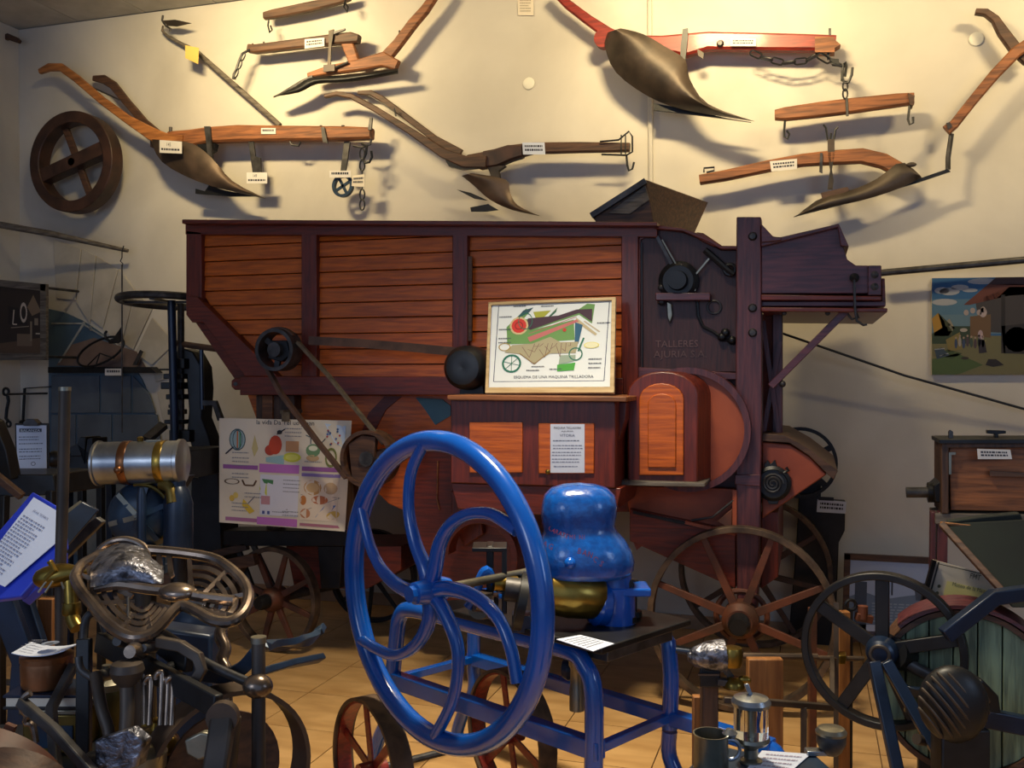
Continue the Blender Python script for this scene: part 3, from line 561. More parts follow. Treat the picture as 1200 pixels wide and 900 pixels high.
for a, b in ((.22, .62), (.25, .64), (.28, .62), (.31, .63), (.34, .64), (.37, .62), (.4, .63), (.19, .64)): k.ell(a, b+.04, .012, .05, random.choice([(70, 90, 80), (180, 170, 160), (90, 70, 80), (60, 80, 120)])); k.ell(a, b-.02, .008, .012, (190, 160, 140))
for a, b in ((.27, .36), (.32, .34), (.37, .36), (.4, .33)): k.ell(a, b, .02, .03, (196, 180, 176))
k.ell(.4, .36, .03, .05, (210, 190, 190)); k.ell(.38, .59, .02, .05, (206, 180, 186)); k.poly([(.36, .64), (.41, .64), (.43, .77), (.37, .78)], (44, 36, 52)); k.ell(.25, .54, .03, .02, (200, 190, 180)); k.poly([(.44, .84), (.5, .84), (.56, .9), (.48, .92), (.42, .9)], (34, 28, 34)); k.poly([(.02, .74), (.08, .72), (.14, .8), (.04, .84)], (60, 80, 100)); k.line([(.02, .74), (.1, .73)], .01, (190, 196, 204)); k.line([(.06, .81), (.13, .78)], .01, (190, 196, 204)); k.ell(.26, .83, .03, .015, (60, 50, 40)); k.done(cv, 'painted_image')
# leaning framed print behind the black flywheel
t, c_, n_ = framed('framed_photo', 'wide framed landscape print standing on the floor behind the black flywheel', [(993, 652), (1094, 657), (1094, 752), (990, 748)], 5.95, 7, 'dark_wood')
pp = part('photo', MB().prism(c_, (0, .005, 0)), 'paper_cool', t); k = Ink(c_, V((0, -1, 0))); k.rect(0, 0, 1, 1, (168, 182, 206)); k.L(2).poly([(.0, .5), (.2, .42), (.45, .5), (.7, .45), (1, .4), (1, .82), (0, .82)], (112, 128, 148)); k.L(3).poly([(.78, .3), (.92, .28), (.96, .5), (.8, .5)], (74, 84, 100)); k.rect(.52, .18, .54, .45, (60, 66, 80)); k.rect(.42, .18, .54, .2, (60, 66, 80)); k.rect(.1, .3, .24, .9, (70, 80, 96)); k.lines(.3, .55, .98, 7, .036, .016, (150, 164, 178)); k.rect(0, .82, 1, .9, (206, 212, 224)); k.rect(0, .9, 1, 1, (96, 84, 92)); k.done(pp, 'printed_image')
for q in (2, 3): part('foot', MB().box(c_[q]*1.0-V((0, 0, (c_[q].z)/2)), .03, .03, c_[q].z), 'dark_wood', t)
# ================================================================ THRESHING MACHINE
YT = 4.8
T = thing('threshing_machine', 'long orange and maroon wooden threshing machine on four iron wheels against the back wall', 'threshing machine', P(600, 830, 4.7)*1)
T.location.z = 0; ORG[T.name] = V(T.location)
def tp(nm, px, Ya, Yb, m, bv=.004, par=None, label=None): return part(nm, MB().slab(px, Ya, Yb), m, par or T, bv, label)
body = tp('body', [(222, 266), (770, 268), (768, 463), (287, 462), (222, 368)], 4.87, 5.9, 'maroon')
tp('right_body', [(768, 268), (800, 270), (830, 281), (846, 291), (864, 291), (864, 600), (735, 600), (735, 463), (768, 463)], 4.87, 5.85, 'maroon')
# planks, level in the world, seen through the frame
z_hi = P(236, 276, YT).z; rows = 11; pit = .0855
for (xa, xb, n_) in ((236, 354, 11), (370, 531, 11), (547, 729, 11)):
    X0, X1 = P(xa, 350, YT).x, P(xb, 350, YT).x
    for i in range(n_):
        z1 = z_hi+.02-i*pit; z0 = z1-pit+.004; xl0 = xl1 = X0
        if xa == 236:                                       # ends follow the slanted corner
            dx = (P(325, 440, YT)-P(232, 348, YT)); 
            def xe(z): a = P(232, 348, YT); t_ = (a.z-z)/(a.z-P(325, 440, YT).z); return X0-.02 if t_ < 0 else a.x+.01+t_*(P(325, 440, YT).x-a.x)
            xl1, xl0 = xe(z1), xe(z0)
        zt_ = P(xb, 269, YT).z
        if z0 > zt_-.02 or z0 < P(xb, 486, YT).z: continue
        z1 = min(z1, zt_)
        j = random.uniform(-.003, .003)
        q = [V((xl1, YT+.03+j, z1)), V((X1, YT+.03+j, z1)), V((X1, YT+.022+j, z0)), V((xl0, YT+.022+j, z0))]
        part('plank', MB().prism(q, (0, .035, 0)), 'plank_orange', T, .003)
tp('top_cap', [(213, 257), (770, 260), (770, 265), (213, 262)], 4.72, 5.95, 'maroon')
tp('frame_rail', [(217, 262), (770, 265), (770, 278), (217, 275)], 4.79, 4.87, 'maroon')
tp('frame_rail', [(281, 441), (530, 441), (530, 443), (730, 443), (730, 463), (281, 463)], 4.77, 4.87, 'maroon')
tp('frame_stile', [(218, 270), (236, 272), (236, 352), (218, 362)], 4.79, 4.87, 'maroon_v')
tp('frame_stile', [(353, 274), (371, 274), (371, 445), (353, 445)], 4.79, 4.87, 'maroon_v')
tp('frame_stile', [(530, 275), (548, 275), (548, 445), (530, 445)], 4.79, 4.87, 'maroon_v')
tp('frame_stile', [(728, 275), (748, 276), (748, 462), (728, 462)], 4.79, 4.87, 'maroon_v')
tp('slanted_board', [(218, 346), (231, 348), (240, 357), (325, 441), (287, 441), (238, 378), (225, 378), (218, 369)], 4.765, 4.87, 'maroon')
tp('hitch_lug', [(271, 446), (275, 443), (284, 443), (284, 457), (275, 457), (271, 453)], 4.79, 4.83, 'maroon'); part('bolt', MB().cyl(P(276, 450, 4.80), P(276, 450, 4.78), .012, 10), 'iron', T)
tp('cleat', [(548, 300), (553, 300), (553, 400), (548, 400)], 4.785, 4.80, 'dark_wood')
# dark right panel
tp('side_panel', [(749, 279), (768, 268), (800, 272), (828, 283), (845, 293), (864, 293), (864, 436), (749, 437)], 4.83, 4.87, 'dark_panel')
part('panel_bead', MB().bar(px3([(769, 270), (749, 281), (748, 438)][0:1]+[(749, 281), (748, 438)], 4.82), .016, .016), 'maroon_v', T)
part('panel_bead', MB().bar(px3([(752, 284), (753, 434)], 4.82), .006, .012), 'black_iron', T)
tp('curved_cap', [(766, 263), (800, 267), (830, 278), (846, 288), (864, 288), (864, 292), (845, 292), (828, 283), (800, 271), (766, 268)], 4.78, 5.85, 'maroon')
tp('top_block', [(816, 272), (824, 273), (845, 287), (836, 289), (818, 280)], 4.79, 5.5, 'maroon')
tp('end_board', [(745, 430), (864, 437), (864, 445), (745, 445)], 4.80, 4.87, 'purple_wood')
# bearing and levers on the dark panel
t = part('bearing', MB().lathe([(.10, .0), (.10, -.03), (.075, -.05), (.05, -.05), (.045, -.09), (.0, -.09)], P(796, 330, 4.83), (0, 1, 0), 28), 'black_iron', T)
for q in ((782, 326), (775, 337), (775, 354), (799, 312)): part('bolt', MB().sphere(P(q[0], q[1], 4.80), .018), 'iron', T)
tp('bearing_shelf', [(768, 343), (832, 343), (832, 352), (768, 352)], 4.76, 4.83, 'purple_wood')
part('lever', MB().bar(px3([(770, 277), (792, 319)], 4.80), .016, .012), 'iron', T); part('lever', MB().bar(px3([(776, 281), (797, 318)], 4.795), .007, .01), 'tin', T)
part('lever', MB().bar(px3([(815, 322), (831, 303)], 4.80), .008, .01), 'tin', T); part('lever', MB().bar(px3([(814, 323), (814, 341)], 4.80), .010, .01), 'tin', T)
part('chain_guard', MB().tube(px3([(826, 293), (832, 298), (840, 305), (850, 314), (860, 322)], 4.80), .016, 8), 'black_iron', T); part('guard_ring', MB().torus(P(855, 316, 4.80), (0, 1, 0), .025, .01, 20, 8), 'black_iron', T)
tp('pointer', [(781, 353), (787, 356), (788, 370), (785, 379), (782, 372)], 4.81, 4.83, 'tin')
part('iron_ring', MB().torus(P(837, 360, 4.825), (0, 1, 0), .032, .006, 24, 8), 'iron', T)
part('quadrant', MB().tube(px3([(817, 353), (818, 370), (824, 383), (836, 389), (848, 398), (862, 400)], 4.82), .008, 8), 'black_iron', T)
for q in ((846, 395), (850, 390), (858, 399)): part('bolt', MB().sphere(P(q[0], q[1], 4.81), .022), 'black_iron', T)
def wall_text(s_, x, y, h, Y, m, par, fit, nm='raised_lettering'):
    vs, fs = glyphs(s_); x1 = max(p.x for p in vs); A = P(x, y, Y); B = P(x+fit, y, Y); k = (B-A).length/x1; hh = h*S(x, Y)/.7
    mb = MB(); mb.add([V((A.x+p.x*k, Y, A.z+p.y*hh)) for p in vs], fs); return part(nm, mb, m, par)
wall_text('TALLERES', 768, 407, 8, 4.826, 'dark_letter', T, 50); wall_text('AJURIA S.A.', 766, 419, 8, 4.826, 'dark_letter', T, 62)
# tall post
post = tp('tall_post', [(863, 254), (892, 254), (893, 480), (891, 600), (888, 716), (864, 716), (862, 600), (862, 480)], 4.745, 4.86, 'purple_sheen_wood_v', .006)
for y in (277, 361, 390): part('bolt_head', MB().lathe([(.022, 0), (.014, -.014), (0, -.016)], P(882, y, 4.745), (0, 1, 0), 12), 'iron', T)
tp('post_wedge', [(892, 262), (906, 277), (916, 278), (915, 282), (892, 284)], 4.7, 4.85, 'purple_wood')
tp('post_collar', [(861, 556), (891, 556), (891, 570), (861, 568)], 4.735, 4.76, 'purple_wood')
# feeding hopper at the right
tp('hopper', [(892, 287), (983, 265), (988, 288), (993, 304), (1003, 311), (1018, 311), (1018, 344), (892, 344)], 4.76, 5.75, 'purple_wood')
tp('hopper_ridge', [(892, 283), (983, 262), (995, 289), (985, 288), (982, 266), (892, 289)], 4.72, 5.8, 'purple_wood')
tp('hopper_end', [(1017, 311), (1033, 311), (1033, 346), (1017, 346)], 4.74, 5.75, 'purple_wood', .004)
tp('hopper_ledge', [(892, 345), (1033, 347), (1033, 352), (892, 352)], 4.74, 5.78, 'maroon')
tp('hopper_ledge', [(892, 353), (1038, 353), (1038, 359), (892, 359)], 4.78, 5.75, 'purple_wood')
tp('hopper_ledge', [(892, 360), (1040, 361), (1040, 366), (892, 365)], 4.72, 5.78, 'maroon')
tp('corner_block', [(1033, 326), (1037, 326), (1038, 355), (1033, 355)], 4.8, 5.7, 'maroon')
for y in (322, 336): part('bolt_head', MB().lathe([(.018, 0), (.0, -.01)], P(1025, y, 4.74), (0, 1, 0), 10), 'iron', T)
part('handle_knob', MB().lathe([(.018, 0), (.022, -.02), (0, -.035)], P(1001, 326, 4.76), (0, 1, 0), 12), 'black_iron', T); part('hook_rod', MB().tube(px3([(1001, 328), (1002, 362), (1004, 376), (1012, 381), (1016, 380)], 4.70), .006, 8), 'iron', T)
part('hook_rod', MB().tube(px3([(993, 368), (998, 374), (1006, 372), (1003, 366)], 4.74), .006, 8), 'iron', T)
part('brace', MB().bar(px3([(992, 364), (903, 453)], 4.80), .034, .03), 'purple_wood', T, .003); part('bolt_head', MB().sphere(P(917, 450, 4.8), .016), 'iron', T)
for x in (919, 970): part('bolt_head', MB().sphere(P(x, 367, 4.76), .012), 'iron', T)
# rear leg beside the post: inner panel with diagonals
tp('rear_post', [(905, 366), (917, 368), (917, 520), (905, 520)], 5.0, 5.08, 'purple_sheen_wood_v')
tp('inner_panel', [(893, 368), (914, 370), (914, 512), (893, 516)], 5.1, 5.12, 'red_orange')
part('diagonal', MB().bar(px3([(894, 376), (914, 518)], 4.98), .022, .02), 'purple_sheen_wood_v', T); part('diagonal', MB().bar(px3([(914, 400), (894, 512)], 4.99), .022, .02), 'purple_sheen_wood_v', T)
# grain elevator box on top
A = px3([(694, 254), (757, 210), (766, 262), (700, 262)], 5.15); part('elevator_hood', MB().loft(A, [V((A[0].x+.25, 5.95, A[0].z)), V((A[1].x+.25, 5.95, A[1].z)), V((A[2].x+.1, 5.95, A[2].z)), V((A[3].x, 5.95, A[3].z))]), 'dark_wood', T, .006)
tp('hood_panel', [(712, 250), (756, 217), (761, 234), (738, 251)], 5.135, 5.15, 'grey_wood'); part('hood_board', MB().bar(px3([(693, 253), (757, 212)], 5.13), .03, .03), 'iron', T)
# door box with rounded top
def arch(x0, x1, yb, ys, yt, n=10): return [(x0, yb)]+[((x0+x1)/2-(x1-x0)/2*math.cos(math.pi*i/n), ys-(ys-yt)*math.sin(math.pi*i/n)) for i in range(n+1)]+[(x1, yb)]
A = px3(arch(735, 818, 566, 462, 435), 4.5); B = [V((p.x+(.07 if p.x > A[5].x else 0), 4.87, p.z)) for p in A]
db = part('arched_box', MB().loft(A, B), 'maroon_v', T, .008)
tp('arched_door', arch(749, 801, 557, 468, 449), 4.485, 4.5, 'plank_orange', .004, db); tp('door_moulding', arch(759, 792, 548, 474, 461), 4.475, 4.487, 'plank_orange', .004, db)
tp('box_foot', [(726, 563), (826, 566), (826, 571), (726, 569)], 4.46, 4.87, 'grey_wood')
fc = P(806, 503, 4.72); 
part('fan_casing', MB().lathe([(.27, 0), (.27, .15)], V((fc.x, 4.70, fc.z)), (0, 1, 0), 40), 'red_orange', T)
part('fan_rim', MB().ring(V((fc.x, 4.76, fc.z)), (0, 1, 0), .285, .17, .03, 44), 'purple_sheen_wood_v', T)
# flat box with two orange panels (table for the diagram)
tb = part('chest', MB().slab([(528, 468), (721, 470), (721, 572), (528, 566)], 4.3, 4.80), 'maroon_v', T, .005, 'chest with two orange panels')
tp('chest_lid', [(524, 463), (734, 465), (734, 471), (524, 469)], 4.24, 4.86, 'brown_wood', .004, tb)
for q in ([(550, 495), (612, 495), (612, 554), (550, 554)], [(631, 496), (696, 496), (696, 555), (631, 555)]): tp('orange_panel', q, 4.29, 4.3, 'plank_orange', .003, tb)
tp('chest_bracket', [(721, 471), (734, 471), (733, 490), (726, 516), (721, 518)], 4.4, 4.5, 'maroon_v', .004, tb)
A = px3([(528, 566), (721, 572), (728, 572), (722, 598), (640, 604), (536, 596)], 4.32); part('chest_apron', MB().loft(A, [V((p.x, 4.8, p.z)) for p in A]), 'maroon', T, .004)
part('small_knob', MB().sphere(P(642, 553, 4.28), .012), 'brass', T)
# lower boards to the right
tp('lower_board', [(733, 569), (862, 573), (862, 628), (738, 604)], 4.80, 4.88, 'red_orange')
tp('chute_beam', [(738, 596), (862, 622), (862, 690), (738, 634)], 4.76, 5.7, 'maroon')
part('chute_edge', MB().bar(px3([(742, 600), (862, 626)], 4.75), .014, .02), 'black_iron', T)
tp('notch', [(741, 632), (757, 636), (746, 645)], 4.78, 4.80, 'maroon', 0)
part('corner_trim', MB().bar(px3([(803, 612), (862, 626)], 4.74), .016, .02), 'red_orange', T); part('corner_trim', MB().bar(px3([(861, 574), (861, 626)], 4.74), .02, .02), 'red_orange', T); tp('corner_gusset', [(840, 611), (858, 596), (858, 622)], 4.74, 4.76, 'wheel_red'); part('lever_rod', MB().tube(px3([(810, 610), (835, 606), (860, 586)], 4.735), .006, 8), 'iron', T)
tp('axle_bolster', [(892, 600), (912, 600), (912, 676), (892, 690)], 4.9, 5.8, 'maroon_v')
# shaker box at the rear end with its cast cover
sb = tp('shaker_box', [(893, 518), (926, 521), (950, 536), (969, 556), (893, 608)], 4.82, 5.7, 'red_orange', .006)
A = px3([(893, 508), (920, 510), (950, 527), (982, 552), (977, 562), (968, 554), (948, 534), (925, 519), (893, 517)], 4.80); part('sheet_cover', MB().loft(A, [V((p.x, 5.72, p.z)) for p in A]), 'dark_wood', sb, .003)
cc = P(906, 566, 4.82); part('cast_cover', MB().lathe([(.085, 0), (.085, -.03), (.07, -.04), (.066, -.03), (.0, -.03)], cc, (0, 1, 0), 30), 'black_iron', sb)
part('cast_scroll', MB().tube([cc+V((.05*(1-i/46)*math.cos(i*.45), -.035, .05*(1-i/46)*math.sin(i*.45))) for i in range(40)], .006, 6), 'iron', sb)
tp('cover_lug', [(895, 546), (899, 539), (903, 544), (908, 539), (911, 548), (903, 552)], 4.79, 4.82, 'black_iron', .002, sb); tp('cover_lug', [(898, 584), (914, 584), (911, 591), (901, 591)], 4.79, 4.82, 'black_iron', .002, sb)
part('hook', MB().tube(px3([(913, 553), (919, 554), (924, 551), (921, 548)], 4.79), .008, 8), 'black_iron', sb)
# under-belly left
tp('lower_body', [(483, 520), (500, 510), (738, 560), (738, 600), (728, 600), (618, 604), (604, 640), (598, 700), (500, 705), (487, 640)], 4.95, 5.75, 'maroon')
belly = tp('belly', [(290, 463), (530, 463), (530, 604), (488, 605), (455, 590), (425, 560), (400, 530), (310, 520), (300, 490)], 4.98, 5.7, 'plank_orange')
tp('painted_wedge', [(487, 466), (518, 468), (528, 476), (528, 487), (510, 498), (498, 480)], 4.97, 4.985, 'turq', 0, belly)
tp('dark_band', [(424, 506), (432, 484), (450, 465), (470, 465), (452, 480), (440, 503), (434, 520), (424, 520)], 4.97, 4.985, 'maroon', 0, belly)
tp('belly_beam', [(300, 463), (345, 463), (345, 500), (300, 500)], 4.9, 4.98, 'dark_wood_v'); tp('belly_stile', [(307, 463), (319, 463), (319, 497), (307, 497)], 4.88, 4.9, 'brown_wood')
tp('side_door', [(528, 575), (560, 580), (566, 626), (545, 640), (530, 620)], 4.90, 4.95, 'maroon_v'); part('door_edge', MB().tube(px3([(513, 540), (512, 585), (515, 598)], 4.94), .004, 6), 'brown_wood', T)
part('drum_guard', MB().ring(P(566, 650, 4.8), (0, 1, 0), .19, .12, .035, 30, math.pi*.0, math.pi*1.2), 'maroon', T, .003, 'rounded wheel guard')
# running gear
def spoked(parent, c, ax, R, w_, th, n, rs, hr, hl, mr, ms, mh, ph=0, cap=None, nm='wheel', rect=True, prot=1):
    c = V(c); ax = V(ax).normalized(); a, b = frame(ax)
    W = part(nm, MB().ring(c, ax, R-th/2, w_, th, 56), mr, parent, .002)
    for i in range(n):
        t = ph+2*math.pi*i/n; d = a*math.cos(t)+b*math.sin(t)
        if rect: part('spoke', MB().bar([c+d*hr*.8, c+d*(R-th*.6)], rs*2, rs*1.3, ax, scale=[1.15, .85]), ms, W, .002)
        else: part('spoke', MB().tube([c+d*hr*.8, c+d*(R-th*.6)], [rs*1.15, rs*.85], 10), ms, W)
    part('hub', MB().lathe([(hr*.7, -hl), (hr, -hl*.6), (hr, hl*.6), (hr*.7, hl)], c, ax, 28), mh, W)
    if cap: part('hub_cap', MB().lathe([(hr*.62, 0), (hr*.58, hl*1.6), (hr*.45, hl*1.9), (.001, hl*1.9)], c+ax*0, -ax*prot, 20), cap, W)
    return W
Yv = (0, 1, 0)
c_fr = P(868, 725, 4.69); c_rr = V((c_fr.x, 5.95, c_fr.z)); rF = c_fr.z-.003
spoked(T, c_fr, Yv, rF, .07, .028, 8, .017, .085, .09, 'tyre_iron', 'wheel_red', 'wheel_red', .35, 'black_iron')
spoked(T, V((c_rr.x, 5.85, rF+.0)), Yv, rF, .07, .028, 8, .016, .085, .09, 'tyre_iron', 'wheel_wood', 'wheel_wood', .2)
part('axle', MB().cyl((c_fr.x, 4.6, c_fr.z), (c_fr.x, 5.85, c_fr.z), .035, 14), 'iron', T)
tp('post_foot', [(866, 640), (888, 640), (884, 718), (868, 718)], 4.80, 4.95, 'wheel_red')
part('hub_strap', MB().torus(c_fr+V((0, .06, 0)), Yv, .12, .014, 30, 8), 'wheel_red', T)
a1 = V((math.sin(.12), math.cos(.12), 0)); c_fl = P(322, 703, 4.93); c_fl.z = .305; c_fl2 = c_fl+a1*1.15; c_fl2.y = min(c_fl2.y, 5.75)
spoked(T, c_fl, a1, .302, .06, .026, 8, .016, .07, .08, 'tyre_iron', 'wheel_red', 'wheel_red', .3, 'black_iron')
spoked(T, V((P(437, 660, 5.7).x, 5.7, .302)), Yv, .302, .05, .026, 8, .012, .05, .06, 'black_iron', 'black_iron', 'black_iron', .1)
part('axle', MB().cyl(c_fl, V((P(437, 660, 5.7).x, 5.7, .302)), .03, 12), 'iron', T)
tp('front_bolster', [(262, 622), (408, 622), (408, 640), (262, 640)], 4.98, 5.15, 'black_iron', .004)
tp('turntable', [(335, 640), (470, 640), (470, 668), (430, 690), (345, 690)], 5.15, 5.6, 'maroon')
tp('bolster_leg', [(372, 640), (402, 640), (398, 690), (376, 690)], 5.0, 5.1, 'black_iron')
for l in ([(272, 624), (300, 700)], [(290, 624), (326, 700)]): part('brace', MB().bar(px3(l, 5.02), .03, .02), 'iron', T)
for x in (312, 398, 480): tp('bolster_post', [(x, 500), (x+16, 500), (x+16, 640), (x, 640)], 5.05, 5.12, 'dark_wood_v')
part('draw_pole', MB().bar(px3([(300, 655), (222, 672)], 4.9)+[P(150, 690, 4.7)], .07, .05), 'dark_wood', T, .004)
part('draw_pole', MB().bar(px3([(290, 640), (228, 655)], 5.0), .045, .04), 'dark_wood', T, .004)
# pulleys and belts
def pulley(c, R, w_, m='black_iron', nm='belt_pulley'):
    W = part(nm, MB().ring(c, Yv, R, w_, .02, 40), m, T); part('hub', MB().cyl(c-V((0, w_*.5, 0)), c+V((0, .3, 0)), .04, 14), 'iron', W)
    for a in (.4, 2.5, 4.6): part('spoke', MB().bar([c, c+V((math.cos(a), 0, math.sin(a)))*R], .03, .02), m, W)
    return W
pA, pB, pC = P(327, 410, 4.62), P(549, 431, 4.55), P(434, 537, 4.62)
pulley(pA, .105, .11, 'iron'); pulley(pC, .14, .11, 'dark_wood')
part('belt_pulley', MB().lathe([(.0, -.09), (.04, -.10), (.085, -.09), (.108, -.06), (.112, .0), (.108, .10), (.05, .12), (.05, .3)], pB, Yv, 36), 'black_plastic', T, label='black drum pulley'); 
tp('pulley_bracket', [(540, 448), (565, 448), (568, 463), (538, 463)], 4.55, 4.8, 'black_iron')
def belt(pts, Y, w_=.06): return part('belt', MB().bar([p if isinstance(p, V) else P(p[0], p[1], Y) for p in pts], .008, w_), 'belt', T)
part('belt', MB().bar([pA+V((.115*math.cos(a), 0, .115*math.sin(a))) for a in [math.pi*(.22+i*.0907) for i in range(12)]]+[P(330, 462, 4.58), P(374, 520, 4.57), P(406, 560, 4.57)], .02, .035, (0, 1, 0)), 'belt', T)
part('belt', MB().bar([P(349, 401, 4.62), P(385, 440, 4.61), P(450, 520, 4.60)], .016, .03), 'jute', T)
part('belt', MB().bar(px3([(362, 399), (420, 402), (480, 407), (552, 414)], 4.60), .045, .008), 'belt', T)
tp('cast_hub', [(316, 399), (336, 399), (340, 416), (330, 424), (314, 420)], 4.60, 4.7, 'black_iron')
part('pulley_strap', MB().slab([(408, 520), (424, 510), (440, 512), (436, 560), (424, 575), (412, 560)], 4.58, 4.62), 'dark_wood', T, .004)
# ================================================================ things on the machine
# framed diagram
qd = [(573, 355), (722, 349), (720, 460), (569, 461)]; c_ = [P(573, 355, 4.62), P(722, 349, 4.62), P(720, 461, 4.42), P(569, 461.5, 4.42)]
t = thing('framed_diagram', 'coloured sectional diagram of a thresher in a light wooden frame standing on the chest', 'poster', P(645, 463, 4.45))
nn = (c_[1]-c_[0]).cross(c_[0]-c_[3]).normalized(); nn = nn if nn.y < 0 else -nn
for a, b, k in ((0, 1, .016), (1, 2, .02), (2, 3, .03), (3, 0, .014)):
    e = (c_[b]-c_[a]).normalized(); inn = nn.cross(e)*(1 if nn.cross(e).dot((c_[0]+c_[2])/2-c_[a]) > 0 else -1); part('frame_rail', MB().bar([c_[a]+inn*k/2, c_[b]+inn*k/2], k, .02, nn), 'frame_wood', t, .002)
pn = part('diagram_sheet', MB().prism([p-nn*.004 for p in c_], -nn*.006), 'paper_cool', t)
k = Ink([p-nn*.003 for p in c_], nn); GR, DG = (104, 150, 84), (30, 110, 90)
k.rect(.03, .02, .97, .93, (226, 232, 232)); k.L(2).line([(.08, .04), (.95, .04), (.92, .87), (.06, .87), (.08, .04)], .006, (50, 60, 96))
k.L(3).poly([(.15, .28), (.3, .08), (.34, .1), (.28, .2), (.44, .19), (.66, .16), (.78, .05), (.84, .06), (.82, .27), (.72, .17), (.36, .32), (.42, .3), (.68, .22), (.69, .44), (.5, .45), (.35, .47), (.16, .47)], GR)
k.L(4).poly([(.32, .19), (.56, .17), (.7, .11), (.82, .11), (.82, .25), (.72, .15), (.56, .22), (.34, .32), (.3, .28)], (66, 40, 60)); k.poly([(.36, .12), (.5, .11), (.44, .19), (.38, .19)], (166, 168, 60)); k.poly([(.28, .1), (.36, .07), (.33, .12), (.22, .2)], (40, 78, 92)); k.poly([(.48, .18), (.55, .08), (.54, .13), (.5, .18)], (56, 104, 80))
k.poly([(.32, .4), (.7, .22), (.72, .24), (.34, .45)], (190, 108, 108)); k.line([(.33, .36), (.7, .19)], .006, (180, 90, 100)); k.poly([(.7, .2), (.86, .38), (.85, .4), (.69, .24)], (190, 176, 140)); k.line([(.76, .24), (.88, .36)], .012, (190, 176, 150)); k.poly([(.69, .25), (.75, .28), (.72, .48), (.69, .48)], (36, 92, 124))
k.L(5).ell(.25, .27, .075, .1, (206, 186, 140)); k.L(6).ell(.25, .27, .06, .08, (206, 50, 44)); k.L(7).oval(.25, .27, .03, .04, .005, (90, 20, 20)); k.ell(.61, .33, .015, .02, (190, 60, 50)); k.oval(.3, .22, .055, .09, .006, DG)
k.L(5).poly([(.14, .56), (.2, .48), (.36, .47), (.5, .4), (.58, .46), (.72, .46), (.7, .58), (.5, .58), (.38, .68), (.26, .58)], (168, 160, 128)); k.L(6)
for i in range(9): k.line([(.28+i*.045, .5+.03*(i % 2)), (.34+i*.04, .62-.06*(i % 3)), (.38+i*.035, .47)], .004, (110, 70, 70))
k.line([(.26, .57), (.38, .69), (.5, .56)], .008, (140, 110, 60)); k.poly([(.58, .6), (.7, .6), (.7, .66), (.57, .7)], (150, 168, 150)); k.poly([(.56, .7), (.7, .68), (.69, .76), (.56, .77)], (70, 160, 60)); k.oval(.14, .5, .045, .04, .008, (170, 140, 60))
k.oval(.2, .68, .07, .09, .016, DG); k.line([(.2, .6), (.2, .76)], .005, DG); k.line([(.14, .66), (.26, .7)], .005, DG); k.line([(.15, .74), (.25, .62)], .005, DG); k.oval(.7, .59, .05, .065, .01, DG); k.line([(.76, .42), (.72, .56)], .014, DG); k.ell(.82, .5, .06, .035, (226, 216, 130)); k.L(7).ell(.82, .5, .05, .028, (230, 228, 190))
for u, v_, n in ((.09, .16, 1), (.09, .3, 1), (.09, .4, 2), (.2, .045, 1), (.42, .055, 1), (.86, .26, 1), (.8, .64, 3), (.36, .71, 1), (.5, .74, 1), (.32, .75, 1)): k.lines(u, v_, u+.1, n, .045, .012, (70, 76, 90))
k.text('ESQUEMA DE UNA MAQUINA TRILLADORA', .22, .84, .03, (60, 66, 84), .62); k.done(pn, 'printed_diagram')
# notice on the chest
o = solo('notice_sheet', card(None, [(645, 497), (685, 497), (685, 554), (645, 554)], 4.285)[0], 'paper_cool', 'white printed notice with a bold heading taped to the orange panel of the chest', 'notice')
mb, c_, n_ = card(None, [(645, 497), (685, 497), (685, 554), (645, 554)], 4.285); k = Ink(c_, n_); k.text('MAQUINA TRILLADORA', .1, .1, .05, INK, .8); k.text('AJURIA', .32, .16, .03, INK, .36); k.text('VITORIA', .28, .26, .06, (70, 80, 110), .44)
k.lines(.08, .33, .85, 1, .1, .02, (90, 98, 120)); k.lines(.08, .43, .95, 2, .06, .018, (110, 116, 140)); k.lines(.05, .57, .9, 2, .06, .018, (110, 116, 140)); k.lines(.05, .71, .85, 2, .06, .018, (110, 116, 140)); k.lines(.1, .86, .8, 1, .1, .02, (120, 126, 150)); k.done(o)
# children's poster
def PB(u, v): 
    x0 = 257+u*155; x1 = 257+u*147; px = x0*(1-v)+x1*v; y0 = 490+u*3; y1 = 612+u*11; py = y0*(1-v)+y1*v
    return P(px, py, 4.68+.012*math.sin(u*7)*v+.02*max(0, u-.9)*10*math.sin(v*9))
rows_ = [[PB(u/16, v/8) for u in range(17)] for v in range(9)]
o = solo('paper_poster', MB().sheet(rows_, (0, .003, 0)), 'paper_cream', 'hand-coloured paper poster with drawings of fruit, bread and tools and purple bands', 'poster')
class InkS(Ink):
    def at(s, u, v): return PB(u, v)+V((0, -.001-.0006*s.ly, 0))
    def poly(s, pts, col):
        # subdivide long strips so they follow the sheet
        us = [p[0] for p in pts]
        if len(pts) == 4 and max(us)-min(us) > .15 and abs(pts[0][1]-pts[1][1]) < .01:
            n = 6; a, b, c, d = pts
            for i in range(n):
                f, g = i/n, (i+1)/n; q = lambda A, B, t: (A[0]+(B[0]-A[0])*t, A[1]+(B[1]-A[1])*t); Ink.poly(s, [q(a, b, f), q(a, b, g), q(d, c, g), q(d, c, f)], col)
            return s
        return Ink.poly(s, pts, col)
k = InkS([PB(0, 0), PB(1, 0), PB(1, 1), PB(0, 1)], (0, -1, 0)); PU, LP = (150, 92, 158), (186, 112, 190)
k.rect(.03, .44, .3, .48, PU); k.rect(.31, .42, .62, .5, LP); k.rect(.64, .43, .92, .47, PU); k.rect(.64, .49, .94, .52, (140, 120, 180)); k.rect(.05, .94, .3, .975, (170, 110, 150)); k.rect(.3, .92, .62, .99, LP); k.rect(.64, .95, .96, .975, (170, 110, 130))
